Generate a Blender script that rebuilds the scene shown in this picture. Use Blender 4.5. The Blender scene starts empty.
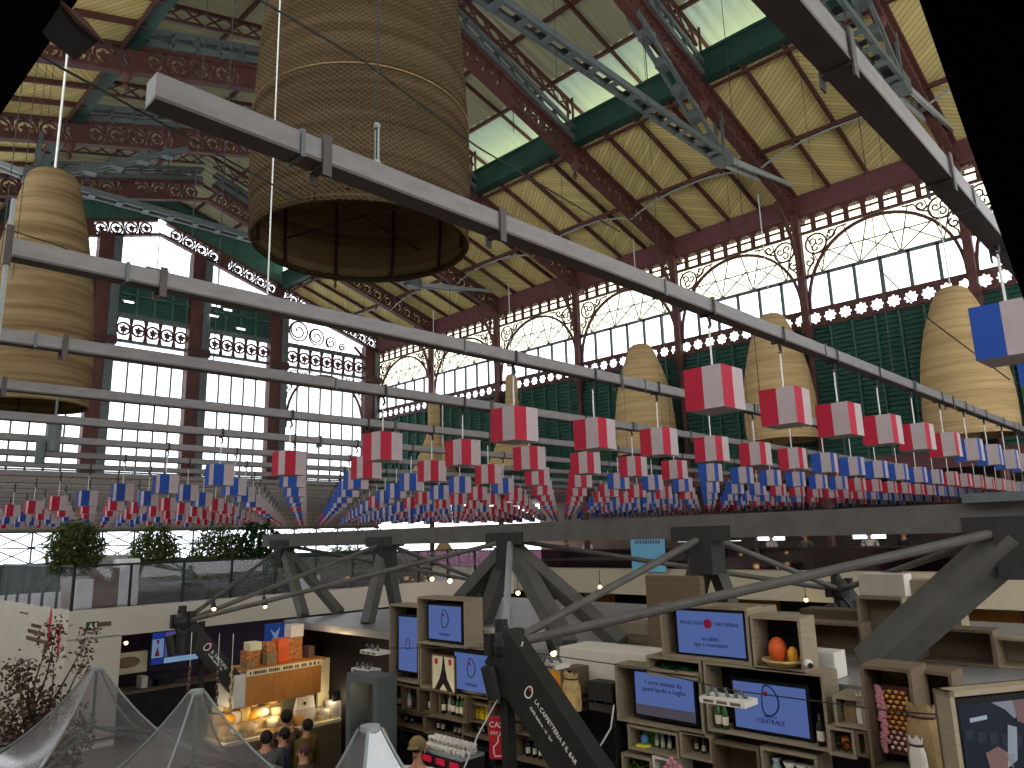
import bpy, math, random
from math import pi, sin, cos, sqrt
from mathutils import Vector, Matrix, Euler
R = random.Random(7)
C = bpy.context.scene.collection
E = 4.6                       # eye height above the market floor; design heights are relative to the eye
F, YAW, PITCH, ROLL = 734.04, 0.767658, 0.203607, -0.0287879
_fw = Vector((cos(PITCH)*cos(YAW), cos(PITCH)*sin(YAW), sin(PITCH)))
_r = Vector((sin(YAW), -cos(YAW), 0)); _u = _r.cross(_fw)
RT = cos(ROLL)*_r + sin(ROLL)*_u; UP = -sin(ROLL)*_r + cos(ROLL)*_u

def ray(px, py): return RT*((px-512)/F) - UP*((py-384)/F) + _fw
def onx(px, py, x): r = ray(px, py); return r*(x/r.x)
def ony(px, py, y): r = ray(px, py); return r*(y/r.y)
def onz(px, py, z): r = ray(px, py); return r*(z/r.z)

# ---------------------------------------------------------------- materials
def lin(h):
    h = h.lstrip('#'); v = [int(h[i:i+2], 16)/255 for i in (0, 2, 4)]
    return tuple(c/12.92 if c <= .04045 else ((c+.055)/1.055)**2.4 for c in v)
MATS = {}
def newmat(name):
    m = bpy.data.materials.new(name); m.use_nodes = True; MATS[name] = m
    nt = m.node_tree
    return m, nt, nt.nodes['Principled BSDF'], nt.nodes['Material Output']
def mat(name, hexc, rough=.6, metal=0.0, var=.18, scale=6.0, bump=0.0, stretch=None, spec=.3):
    m, nt, b, out = newmat(name)
    b.inputs['Roughness'].default_value = rough; b.inputs['Metallic'].default_value = metal
    b.inputs['Specular IOR Level'].default_value = spec
    c = lin(hexc)
    tc = nt.nodes.new('ShaderNodeTexCoord'); no = nt.nodes.new('ShaderNodeTexNoise')
    no.inputs['Scale'].default_value = scale; no.inputs['Detail'].default_value = 4
    src = tc.outputs['Object']
    if stretch:
        mp = nt.nodes.new('ShaderNodeMapping'); mp.inputs['Scale'].default_value = stretch
        nt.links.new(src, mp.inputs[0]); src = mp.outputs[0]
    nt.links.new(src, no.inputs['Vector'])
    rp = nt.nodes.new('ShaderNodeValToRGB')
    rp.color_ramp.elements[0].position = .3; rp.color_ramp.elements[1].position = .7
    rp.color_ramp.elements[0].color = (*[x*(1-var) for x in c], 1)
    rp.color_ramp.elements[1].color = (*[min(1, x*(1+var)) for x in c], 1)
    nt.links.new(no.outputs['Fac'], rp.inputs[0]); nt.links.new(rp.outputs[0], b.inputs['Base Color'])
    if bump:
        bp = nt.nodes.new('ShaderNodeBump'); bp.inputs['Strength'].default_value = bump; bp.inputs['Distance'].default_value = .01
        nt.links.new(no.outputs['Fac'], bp.inputs['Height']); nt.links.new(bp.outputs[0], b.inputs['Normal'])
    return m
def emit(name, hexc, s=1.0):
    m, nt, b, out = newmat(name)
    b.inputs['Base Color'].default_value = (0, 0, 0, 1); b.inputs['Specular IOR Level'].default_value = .1
    b.inputs['Emission Color'].default_value = (*lin(hexc), 1); b.inputs['Emission Strength'].default_value = s
    return m
def glassy(name, tint, gloss=.08, rough=.05, haze=0.0, hz='#ffffff'):
    m, nt, b, out = newmat(name)
    tr = nt.nodes.new('ShaderNodeBsdfTransparent'); tr.inputs[0].default_value = (*tint, 1)
    gl = nt.nodes.new('ShaderNodeBsdfGlossy'); gl.inputs['Roughness'].default_value = rough
    mx = nt.nodes.new('ShaderNodeMixShader'); mx.inputs[0].default_value = gloss
    nt.links.new(tr.outputs[0], mx.inputs[1]); nt.links.new(gl.outputs[0], mx.inputs[2])
    res = mx
    if haze:
        df = nt.nodes.new('ShaderNodeBsdfDiffuse'); df.inputs[0].default_value = (*lin(hz), 1)
        m2 = nt.nodes.new('ShaderNodeMixShader'); m2.inputs[0].default_value = haze
        nt.links.new(mx.outputs[0], m2.inputs[1]); nt.links.new(df.outputs[0], m2.inputs[2]); res = m2
    nt.nodes.remove(b); nt.links.new(res.outputs[0], out.inputs[0])
    return m
def translucent(name, hexc, t=.4):
    m, nt, b, out = newmat(name)
    d = nt.nodes.new('ShaderNodeBsdfDiffuse'); d.inputs[0].default_value = (*lin(hexc), 1)
    tl = nt.nodes.new('ShaderNodeBsdfTranslucent'); tl.inputs[0].default_value = (*lin(hexc), 1)
    mx = nt.nodes.new('ShaderNodeMixShader'); mx.inputs[0].default_value = t
    nt.links.new(d.outputs[0], mx.inputs[1]); nt.links.new(tl.outputs[0], mx.inputs[2])
    nt.nodes.remove(b); nt.links.new(mx.outputs[0], out.inputs[0])
    return m
def math_node(nt, op, a, b=None):
    n = nt.nodes.new('ShaderNodeMath'); n.operation = op
    for i, v in enumerate((a, b)):
        if v is None: continue
        if isinstance(v, (int, float)): n.inputs[i].default_value = v
        else: nt.links.new(v, n.inputs[i])
    return n.outputs[0]
def plank_mat(name, hexc, dark):
    """diagonal boards that change direction at every rafter bar and at the purlin"""
    m, nt, b, out = newmat(name); b.inputs['Roughness'].default_value = .75; b.inputs['Specular IOR Level'].default_value = .15
    tc = nt.nodes.new('ShaderNodeTexCoord'); sp = nt.nodes.new('ShaderNodeSeparateXYZ'); nt.links.new(tc.outputs['Object'], sp.inputs[0])
    x, y = sp.outputs[0], sp.outputs[1]
    my = math_node(nt, 'SUBTRACT', math_node(nt, 'FRACT', math_node(nt, 'DIVIDE', y, 5.5)), .5)
    sx = math_node(nt, 'SIGN', x); sy = math_node(nt, 'SIGN', my)
    q = math_node(nt, 'ADD', math_node(nt, 'MULTIPLY', x, math_node(nt, 'MULTIPLY', sx, sy)), math_node(nt, 'MULTIPLY', y, .75))
    u = math_node(nt, 'MULTIPLY', q, 5.0)
    fr = math_node(nt, 'FRACT', u)
    line = math_node(nt, 'LESS_THAN', fr, .12)
    fl = math_node(nt, 'FLOOR', u)
    wn = nt.nodes.new('ShaderNodeTexWhiteNoise'); wn.noise_dimensions = '1D'; nt.links.new(fl, wn.inputs['W'])
    c = lin(hexc)
    m1 = nt.nodes.new('ShaderNodeMix'); m1.data_type = 'RGBA'
    nt.links.new(wn.outputs['Value'], m1.inputs[0])
    m1.inputs[6].default_value = (*[v*.86 for v in c], 1); m1.inputs[7].default_value = (*[min(1, v*1.1) for v in c], 1)
    m2 = nt.nodes.new('ShaderNodeMix'); m2.data_type = 'RGBA'
    nt.links.new(line, m2.inputs[0]); nt.links.new(m1.outputs[2], m2.inputs[6]); m2.inputs[7].default_value = (*lin(dark), 1)
    nt.links.new(m2.outputs[2], b.inputs['Base Color'])
    return m
def brick_mat(name, c1, c2, mortar, scale):
    m, nt, b, out = newmat(name); b.inputs['Roughness'].default_value = .9
    tc = nt.nodes.new('ShaderNodeTexCoord'); mp = nt.nodes.new('ShaderNodeMapping'); mp.inputs['Rotation'].default_value = (pi/2, 0, 0)
    br = nt.nodes.new('ShaderNodeTexBrick'); br.inputs['Scale'].default_value = scale
    for k, v in (('Color1', c1), ('Color2', c2), ('Mortar', mortar)): br.inputs[k].default_value = (*lin(v), 1)
    br.inputs['Mortar Size'].default_value = .03
    nt.links.new(tc.outputs['Object'], mp.inputs[0]); nt.links.new(mp.outputs[0], br.inputs['Vector']); nt.links.new(br.outputs['Color'], b.inputs['Base Color'])
    return m
def wicker_mat(name, hexc, freq=1.0, pin=.02, tlm=.18, con=1.0):
    m, nt, b, out = newmat(name)
    tc = nt.nodes.new('ShaderNodeTexCoord'); sp = nt.nodes.new('ShaderNodeSeparateXYZ'); nt.links.new(tc.outputs['Object'], sp.inputs[0])
    ang = math_node(nt, 'ARCTAN2', sp.outputs[1], sp.outputs[0])
    a = math_node(nt, 'SINE', math_node(nt, 'MULTIPLY', ang, 110))
    zz = math_node(nt, 'MULTIPLY', sp.outputs[2], 150*freq)
    bsin = math_node(nt, 'SINE', zz)
    h = math_node(nt, 'MULTIPLY', a, bsin)
    mp = nt.nodes.new('ShaderNodeMapping'); mp.inputs['Scale'].default_value = (.4, .4, 9)
    no = nt.nodes.new('ShaderNodeTexNoise'); no.inputs['Scale'].default_value = 1.3; no.inputs['Detail'].default_value = 6
    nt.links.new(tc.outputs['Object'], mp.inputs[0]); nt.links.new(mp.outputs[0], no.inputs['Vector'])
    rp = nt.nodes.new('ShaderNodeValToRGB'); c = lin(hexc)
    rp.color_ramp.elements[0].position = .34; rp.color_ramp.elements[1].position = .62
    rp.color_ramp.elements[0].color = (c[0]*(1-.38*con), c[1]*(1-.43*con), c[2]*(1-.5*con), 1); rp.color_ramp.elements[1].color = (*[min(1, v*1.1) for v in c], 1)
    nt.links.new(no.outputs['Fac'], rp.inputs[0])
    mx = nt.nodes.new('ShaderNodeMix'); mx.data_type = 'RGBA'; mx.blend_type = 'MULTIPLY'
    f = math_node(nt, 'MULTIPLY', math_node(nt, 'LESS_THAN', h, -.25), .45*con)
    nt.links.new(f, mx.inputs[0]); nt.links.new(rp.outputs[0], mx.inputs[6]); mx.inputs[7].default_value = (.3, .25, .2, 1)
    d = nt.nodes.new('ShaderNodeBsdfDiffuse'); tl = nt.nodes.new('ShaderNodeBsdfTranslucent')
    nt.links.new(mx.outputs[2], d.inputs[0]); nt.links.new(mx.outputs[2], tl.inputs[0])
    bp = nt.nodes.new('ShaderNodeBump'); bp.inputs['Strength'].default_value = .6; bp.inputs['Distance'].default_value = .01
    nt.links.new(h, bp.inputs['Height']); nt.links.new(bp.outputs[0], d.inputs['Normal'])
    ms = nt.nodes.new('ShaderNodeMixShader'); ms.inputs[0].default_value = tlm
    nt.links.new(d.outputs[0], ms.inputs[1]); nt.links.new(tl.outputs[0], ms.inputs[2])
    tr = nt.nodes.new('ShaderNodeBsdfTransparent')
    vo = nt.nodes.new('ShaderNodeTexNoise'); vo.inputs['Scale'].default_value = 22; vo.inputs['Detail'].default_value = 2
    nt.links.new(tc.outputs['Object'], vo.inputs['Vector'])
    pinh = math_node(nt, 'GREATER_THAN', vo.outputs['Fac'], .80-pin)
    m3 = nt.nodes.new('ShaderNodeMixShader'); nt.links.new(pinh, m3.inputs[0]); nt.links.new(ms.outputs[0], m3.inputs[1]); nt.links.new(tr.outputs[0], m3.inputs[2])
    nt.nodes.remove(b); nt.links.new(m3.outputs[0], out.inputs[0])
    return m
def leaf_mat(name, h1, h2):
    m, nt, b, out = newmat(name)
    tc = nt.nodes.new('ShaderNodeTexCoord'); no = nt.nodes.new('ShaderNodeTexNoise'); no.inputs['Scale'].default_value = 9
    nt.links.new(tc.outputs['Object'], no.inputs['Vector'])
    rp = nt.nodes.new('ShaderNodeValToRGB'); rp.color_ramp.elements[0].position = .35; rp.color_ramp.elements[1].position = .65
    rp.color_ramp.elements[0].color = (*lin(h1), 1); rp.color_ramp.elements[1].color = (*lin(h2), 1)
    nt.links.new(no.outputs['Fac'], rp.inputs[0])
    d = nt.nodes.new('ShaderNodeBsdfDiffuse'); tl = nt.nodes.new('ShaderNodeBsdfTranslucent')
    nt.links.new(rp.outputs[0], d.inputs[0]); nt.links.new(rp.outputs[0], tl.inputs[0])
    mx = nt.nodes.new('ShaderNodeMixShader'); mx.inputs[0].default_value = .35
    nt.links.new(d.outputs[0], mx.inputs[1]); nt.links.new(tl.outputs[0], mx.inputs[2])
    nt.nodes.remove(b); nt.links.new(mx.outputs[0], out.inputs[0])
    return m

M_plank = plank_mat('yellow_planks', '#dac685', '#8f7d4a')
M_rust = mat('oxide_red_iron', '#52302b', .6, var=.2, scale=3)
M_rustd = mat('dark_oxide_iron', '#432824', .6, var=.2, scale=3)
M_beamred = mat('eave_red_paint', '#60383a', .65, var=.12, scale=2)
M_green = mat('louvre_green', '#375d50', .6, var=.2, scale=2, stretch=(1, 1, 6))
M_dgreen = mat('gutter_green', '#254439', .5, var=.2, scale=1.5)
M_grey = mat('grey_steel', '#565d5c', .45, var=.15, scale=4)
M_lgrey = mat('pale_steel', '#8d9391', .4, var=.1, scale=4)
M_rail = mat('galvanised_tray', '#716c6a', .5, .1, var=.14, scale=5, stretch=(1.2, 4, 4))
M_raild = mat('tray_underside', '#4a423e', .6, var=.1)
M_black = mat('black_steel', '#23221f', .55, var=.2)
M_truss = mat('charcoal_truss', '#585550', .6, var=.15, scale=5)
M_trussd = mat('charcoal_truss_dark', '#2c2a27', .6, var=.15, scale=5)
M_corr = translucent('corrugated_panel', '#98957a', .035)
M_sky = translucent('skylight_panel', '#bcd0bd', .10)
M_glass = glassy('window_glass', (.97, .98, 1), .06)
M_frost = glassy('frosted_glass', (.98, .95, .84), .05, .3, .12, '#fff4dc')
M_bal = glassy('balustrade_glass', (.93, .93, .95), .035, .03, .09, '#c4c4ca')
M_balp = glassy('plum_glass', (.30, .18, .24), .10, .05, .10, '#4a2c38')
M_pvc = glassy('clear_pvc', (.84, .84, .86), .22, .13, .10, '#b4b4ba')
M_red = mat('cube_red_paper', '#a3142f', .7, var=.06, scale=10)
M_blue = mat('cube_blue_paper', '#1c4493', .7, var=.06, scale=10)
M_white = mat('cube_white_paper', '#a89899', .7, var=.05, scale=10)
M_cord = mat('white_twine', '#d6d4d0', .8, var=.05)
M_wick = wicker_mat('wicker_brown', '#927c5c', 1.0, .06, .25)
M_wickd = wicker_mat('wicker_shaded', '#6b5b45', 1.0, .10, .5)  # wicker darkened for the near lamp: its backlit shade put into the colour
M_wickl = wicker_mat('wicker_straw', '#c6a97c', .7, -.05, .12, .5)
M_wall = mat('white_render', '#d4cabb', .85, var=.05, scale=1.2)
M_brick = brick_mat('pale_brick', '#a39484', '#92826f', '#7d7266', 1.2)
M_floor = mat('resin_floor', '#6b625a', .4, var=.15, scale=.8)
M_wood = mat('weathered_oak', '#8d7e68', .75, var=.14, scale=4, stretch=(1, 1, 9))
M_woodd = mat('smoked_oak', '#675643', .8, var=.14, scale=4, stretch=(1, 1, 9))
M_woodw = mat('whitewashed_wood', '#cfc8bd', .8, var=.06, scale=4)
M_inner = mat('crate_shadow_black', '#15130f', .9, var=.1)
M_void = mat('matt_black', '#060506', .95, var=.05, spec=.0)
M_oak = mat('orange_oak', '#b8793a', .6, var=.12, scale=3, stretch=(5, 1, 1))
M_roof = mat('stall_roof_sheet', '#8c8a88', .35, .3, var=.1, scale=2)
M_tvb = mat('television_black', '#0c0c10', .3, var=.05)
M_scr = emit('screen_blue', '#647cc0', 1.0)
M_ink = emit('screen_ink', '#202a5c', .6)
M_inkr = emit('screen_red', '#9c2348', .8)
M_purp = mat('plum_panel', '#3a2038', .5, var=.2)
M_dark = mat('shop_dark', '#191418', .7, var=.2)
M_letter = mat('white_lettering', '#e6e2da', .7, var=.03)
M_cream = mat('cream_paper', '#d9cfa8', .8, var=.06)
M_bottle = mat('dark_bottle_glass', '#141d12', .15, var=.1, spec=.6)
M_bottleg = mat('green_bottle_glass', '#2f5c26', .15, var=.1, spec=.6)
M_bottlec = mat('clear_bottle_glass', '#8fa0a0', .12, var=.1, spec=.6)
M_label = mat('paper_label', '#cfc6ae', .8, var=.1)
M_skin = mat('skin', '#b98468', .6, var=.06)
M_hair = mat('dark_hair', '#1e1712', .7, var=.1)
M_bulb = emit('warm_bulb', '#ffc98a', 14)
M_tube = emit('cool_tube', '#f4f6ff', 5)
M_bamboo = leaf_mat('bamboo_leaf', '#2c3a1e', '#6f7c46')
M_bloss = leaf_mat('blossom_leaf', '#3f2c28', '#7d6456')
M_redsign = mat('red_sign', '#c21f2e', .6, var=.05)
M_orange = mat('orange_fruit', '#d65a26', .5, var=.15)
M_mango = mat('mango_skin', '#d99a2b', .5, var=.2)
M_straw = mat('straw', '#b79c66', .9, var=.25, scale=20)
M_sack = mat('burlap', '#8c7350', .95, var=.2, scale=12)
M_moss = leaf_mat('moss', '#12321f', '#2f5e35')
M_pink = mat('pink_paper', '#c98790', .8, var=.15)
M_sheet = mat('sheer_white', '#f2f2f2', .8, var=.05)
M_carton = mat('carton', '#6f5546', .9, var=.1)

# ---------------------------------------------------------------- mesh builder
LOC = {}
class MB:
    def __init__(s): s.v = []; s.f = []; s.mi = []; s.cur = 0
    def add(s, vs, fs):
        b = len(s.v); s.v += [Vector(v) for v in vs]
        for f in fs: s.f.append(tuple(b+i for i in f)); s.mi.append(s.cur)
        return s
    def hexa(s, p):
        return s.add(p, [(0, 3, 2, 1), (4, 5, 6, 7), (0, 1, 5, 4), (1, 2, 6, 5), (2, 3, 7, 6), (3, 0, 4, 7)])
    def box(s, a, b):
        (x0, y0, z0), (x1, y1, z1) = a, b
        if x0 > x1: x0, x1 = x1, x0
        if y0 > y1: y0, y1 = y1, y0
        if z0 > z1: z0, z1 = z1, z0
        return s.hexa([(x0, y0, z0), (x1, y0, z0), (x1, y1, z0), (x0, y1, z0), (x0, y0, z1), (x1, y0, z1), (x1, y1, z1), (x0, y1, z1)])
    def beam(s, p, q, w, h, up=(0, 0, 1)):
        p, q = Vector(p), Vector(q); d = (q-p).normalized(); up = Vector(up)
        if abs(d.dot(up)) > .98: up = Vector((1, 0, 0))
        a = d.cross(up).normalized()*(w/2); b = a.cross(d).normalized()*(h/2)
        return s.hexa([p-a-b, p+a-b, q+a-b, q-a-b, p-a+b, p+a+b, q+a+b, q-a+b])
    def tube(s, pts, r, n=8, caps=True):
        pts = [Vector(p) for p in pts]; rr = r if isinstance(r, (list, tuple)) else [r]*len(pts); vs = []; fs = []
        pa = None
        for i, p in enumerate(pts):
            d = (pts[min(i+1, len(pts)-1)]-pts[max(i-1, 0)]).normalized()
            ref = Vector((0, 0, 1)) if abs(d.z) < .9 else Vector((1, 0, 0))
            a = d.cross(ref).normalized() if pa is None else (pa-d*pa.dot(d)).normalized()
            pa = a; b = d.cross(a)
            for k in range(n):
                t = 2*pi*k/n; vs.append(p+(a*cos(t)+b*sin(t))*rr[i])
        for i in range(len(pts)-1):
            for k in range(n): fs.append((i*n+k, i*n+(k+1) % n, (i+1)*n+(k+1) % n, (i+1)*n+k))
        if caps: fs.append(tuple(range(n))[::-1]); fs.append(tuple((len(pts)-1)*n+k for k in range(n)))
        return s.add(vs, fs)
    def lathe(s, prof, o=(0, 0, 0), n=24, caps=False):
        o = Vector(o); vs = []; fs = []
        for r, z in prof:
            for k in range(n): t = 2*pi*k/n; vs.append(o+Vector((r*cos(t), r*sin(t), z)))
        for i in range(len(prof)-1):
            for k in range(n): fs.append((i*n+k, i*n+(k+1) % n, (i+1)*n+(k+1) % n, (i+1)*n+k))
        if caps: fs.append(tuple(range(n))[::-1]); fs.append(tuple((len(prof)-1)*n+k for k in range(n)))
        return s.add(vs, fs)
    def ball(s, c, r, n=10, sc=(1, 1, 1)):
        c = Vector(c); m = max(4, n//2); vs = [c+Vector((0, 0, -r*sc[2]))]; fs = []
        for i in range(1, m):
            ph = -pi/2+pi*i/m
            for k in range(n): t = 2*pi*k/n; vs.append(c+Vector((r*cos(ph)*cos(t)*sc[0], r*cos(ph)*sin(t)*sc[1], r*sin(ph)*sc[2])))
        vs.append(c+Vector((0, 0, r*sc[2]))); top = len(vs)-1
        for k in range(n):
            fs.append((0, 1+(k+1) % n, 1+k)); fs.append((top, 1+(m-2)*n+k, 1+(m-2)*n+(k+1) % n))
            for i in range(m-2): a = 1+i*n; fs.append((a+k, a+(k+1) % n, a+n+(k+1) % n, a+n+k))
        return s.add(vs, fs)
    # planar work in a frame (o, S, T, N): outlines get thickness th along N
    def prism(s, pts, fr, th):
        o, S, T, N = fr; n = len(pts)
        vs = [o+S*a+T*b-N*(th/2) for a, b in pts]+[o+S*a+T*b+N*(th/2) for a, b in pts]
        return s.add(vs, [tuple(range(n))[::-1], tuple(range(n, 2*n))]+[(i, (i+1) % n, n+(i+1) % n, n+i) for i in range(n)])
    def strip(s, outer, inner, fr, th, closed=True):
        o, S, T, N = fr; n = len(outer); vs = []
        for sg in (-.5, .5):
            for L in (outer, inner): vs += [o+S*a+T*b+N*(th*sg) for a, b in L]
        fs = []
        for i in range(n if closed else n-1):
            j = (i+1) % n
            fs += [(i, n+i, n+j, j), (2*n+i, 2*n+j, 3*n+j, 3*n+i), (i, j, 2*n+j, 2*n+i), (n+i, 3*n+i, 3*n+j, n+j)]
        if not closed:
            for i in (0, n-1): fs.append((i, n+i, 3*n+i, 2*n+i))
        return s.add(vs, fs)
    def ring(s, c, ro, ri, fr, th, n=18):
        t = [2*pi*k/n for k in range(n)]
        return s.strip([(c[0]+ro*cos(a), c[1]+ro*sin(a)) for a in t], [(c[0]+ri*cos(a), c[1]+ri*sin(a)) for a in t], fr, th)
    def ribbon(s, pts, w, fr, th):
        L = []; Rr = []
        for i, p in enumerate(pts):
            a = pts[max(0, i-1)]; b = pts[min(len(pts)-1, i+1)]; dx, dy = b[0]-a[0], b[1]-a[1]; l = sqrt(dx*dx+dy*dy) or 1
            L.append((p[0]-dy/l*w/2, p[1]+dx/l*w/2)); Rr.append((p[0]+dy/l*w/2, p[1]-dx/l*w/2))
        return s.strip(L, Rr, fr, th, False)
    def build(s, name, m, parent=None, loc=None, smooth=False):
        off = Vector(loc) if loc is not None else Vector(LOC.get(parent.name, (0, 0, 0)) if parent else (0, 0, 0))
        me = bpy.data.meshes.new(name); me.from_pydata([tuple(v-off) for v in s.v], [], s.f)
        for mm in (m if isinstance(m, (list, tuple)) else [m]): me.materials.append(mm)
        if isinstance(m, (list, tuple)): me.polygons.foreach_set('material_index', s.mi)
        if smooth: me.polygons.foreach_set('use_smooth', [True]*len(me.polygons))
        me.update()
        o = bpy.data.objects.new(name, me); C.objects.link(o)
        if parent: o.parent = parent; LOC[o.name] = tuple(off)
        else: o.location = off+Vector((0, 0, E)); LOC[o.name] = tuple(off)
        return o
def tag(o, label=None, cat=None, group=None, kind=None):
    for k, v in (('label', label), ('category', cat), ('group', group), ('kind', kind)):
        if v: o[k] = v
    return o
def thing(name, label, cat, loc, group=None, rz=0):
    o = bpy.data.objects.new(name, None); C.objects.link(o); o.empty_display_size = .1
    o.location = (loc[0], loc[1], loc[2]+E); o.rotation_euler = (0, 0, rz)
    LOC[o.name] = tuple(loc) if rz == 0 else (0, 0, 0)
    return tag(o, label, cat, group)
def dup(o, parent=None):
    c = o.copy(); C.objects.link(c)
    if parent: c.parent = parent
    for ch in o.children: dup(ch, c)
    return c
def put(o, loc, rz=0):
    o.location = (loc[0], loc[1], loc[2]+E); o.rotation_euler = (0, 0, rz); return o
def ordn(n): return ['first', 'second', 'third', 'fourth', 'fifth', 'sixth', 'seventh', 'eighth', 'ninth', 'tenth', 'eleventh', 'twelfth', 'thirteenth', 'fourteenth', 'fifteenth', 'sixteenth', 'seventeenth', 'eighteenth', 'nineteenth', 'twentieth', 'twenty-first', 'twenty-second', 'twenty-third', 'twenty-fourth', 'twenty-fifth', 'twenty-sixth', 'twenty-seventh'][n]
def text(body, size, pos, X, Y, m, parent, name='lettering', align='CENTER', ext=.002):
    cu = bpy.data.curves.new(name, 'FONT'); cu.body = body; cu.size = size; cu.extrude = ext
    cu.align_x = align; cu.align_y = 'CENTER'; cu.materials.append(m); cu.resolution_u = 2
    o = bpy.data.objects.new(name, cu); C.objects.link(o); X, Y = Vector(X).normalized(), Vector(Y).normalized(); N = X.cross(Y)
    mw = Matrix((X, Y, N)).transposed().to_4x4(); off = Vector(LOC[parent.name]) if parent else Vector((0, 0, -E))
    me = bpy.data.meshes.new_from_object(o); bpy.data.objects.remove(o); o = bpy.data.objects.new(name, me); C.objects.link(o)
    o.parent = parent; mw.translation = Vector(pos)-off; o.matrix_basis = mw
    LOC[o.name] = tuple(off); return o
AX = Vector((1, 0, 0)); AY = Vector((0, 1, 0)); AZ = Vector((0, 0, 1))
# ================================================================ THE HALL
XW, YE, XC = 27.0, 38.0, 13.25         # long wall, end wall, ridge line
YK = [4.95+5.5*k for k in range(-1, 7)]   # truss and column lines, -0.55 ... 37.95
SL = .30
def zr(x): return 11.6+SL*(27.4-x) if x > XC else 11.6+SL*(x+.9)   # underside of the rafters
MB().box((-12, -14, -E-.2), (44, 46, -E)).build('floor', M_floor)['kind'] = 'structure'

# --- lattice: a chain of rings with a flower inside each, between two bars
def lattice(mb, L, h, fr, th=.05, n=None, flower=True):
    n = n or max(1, round(L/h)); w = L/n; o, S, T, N = fr
    ro = min(w, h)*.5; ri = ro*.74
    for i in range(n):
        cx, cy = (i+.5)*w, h/2
        mb.ring((cx, cy), ro, ri, fr, th, 16)
        if flower:
            mb.prism([(cx+ri*(.6+.2*cos(5*a))*cos(a+.3), cy+ri*(.6+.2*cos(5*a))*sin(a+.3)) for a in [2*pi*k/20 for k in range(20)]], fr, th)
            mb.prism([(cx-ri*.12, cy-ri), (cx+ri*.12, cy-ri), (cx+ri*.2, cy), (cx-ri*.2, cy)], fr, th*.9)
            mb.prism([(cx+ri, cy-ri*.14), (cx+ri, cy+ri*.14), (cx, cy+ri*.2), (cx, cy-ri*.2)], fr, th*.9)
        # curl between neighbours
        x = i*w
        mb.prism([(x-ro*.3, h*.0), (x+ro*.3, h*.0), (x+ro*.05, h*.5), (x-ro*.05, h*.5)], fr, th)
        mb.prism([(x-ro*.05, h*.5), (x+ro*.05, h*.5), (x+ro*.3, h), (x-ro*.3, h)], fr, th)
def star_tile(mb, w, h, fr, x0, th=.06, lobes=8, rs=None):
    o, S, T, N = fr; n = 32; rs = rs or min(w, h)*.43
    hole, box = [], []
    for k in range(n):
        a = 2*pi*k/n; r = rs*(.86+.14*cos(lobes*a)); hole.append((x0+w/2+r*cos(a), h/2+r*sin(a)))
        c, s_ = cos(a), sin(a); m = min(w/2/max(abs(c), 1e-6), h/2/max(abs(s_), 1e-6)); box.append((x0+w/2+c*m, h/2+s_*m))
    mb.strip(box, hole, fr, th)
def spiral(mb, c, r0, turns, a0, w, fr, th, sg=1, n=20):
    mb.ribbon([(c[0]+r0*(1-.8*t/n)*cos(a0+sg*turns*2*pi*t/n), c[1]+r0*(1-.8*t/n)*sin(a0+sg*turns*2*pi*t/n)) for t in range(n+1)], w, fr, th)
def spandrel(mb, fr, W, H, sgn):
    """scroll ironwork in the corner between a column (s=0) and an arch; mirrored by sgn"""
    o, S, T, N = fr; f2 = (o, S*sgn, T, N)
    mb.ring((.52, -.48), .42, .36, f2, .05, 18)
    for k in range(3):
        a = 2*pi*k/3+.4; spiral(mb, (.52+.17*cos(a), -.48+.17*sin(a)), .16, .9, a+pi, .045, f2, .05)
    spiral(mb, (1.12, -.22), .2, 1.1, pi*1.1, .05, f2, .05); spiral(mb, (.2, -1.15), .19, 1.1, pi*.4, .05, f2, .05, -1)
    mb.ribbon([(.9, -.5), (1.1, -.42), (1.35, -.1), (1.7, -.07)], .05, f2, .05)
    mb.ribbon([(.35, -.85), (.4, -1.1), (.12, -1.45), (.07, -1.8)], .05, f2, .05)

# --- long wall: louvres, star band, arched glazing, eave fringe, bay by bay
ZST, ZG, ZA, ZF = 7.35, 7.95, 11.0, 11.75       # star band, glazing foot, arch crown line, fringe top
eave = MB().box((XW-.1, YK[0]-5, ZF), (XW+.5, YE, 12.6)).build('trim_1', M_beamred); eave['kind'] = 'structure'
wall = MB()
for k in range(7):
    y0, y1 = YK[k], YK[k+1]; b = 15
    # louvred boards: a saw-tooth face
    z = 2.3; vs = []; fs = []
    while z < ZST-.01:
        i = len(vs); vs += [(XW+.02, y0, z), (XW+.02, y1, z), (XW+.14, y0, z+.17), (XW+.14, y1, z+.17)]
        fs += [(i, i+1, i+3, i+2)]
        if i: fs.append((i-2, i-1, i+1, i))
        z += .17
    wall.add(vs, fs)
    for j in range(1, 7):
        yy = y0+j*(y1-y0)/7; wall.box((XW-.05, yy-.035, 2.3), (XW+.1, yy+.035, ZST))
wall.box((XW+.2, YK[0], 2.2), (XW+.3, YE, ZST))
wall.build('wall_right', M_green)['kind'] = 'structure'
MB().box((XW-.08, YK[0], 1.75), (XW+.25, YE, 2.3)).build('trim_2', M_beamred)['kind'] = 'structure'
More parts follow.
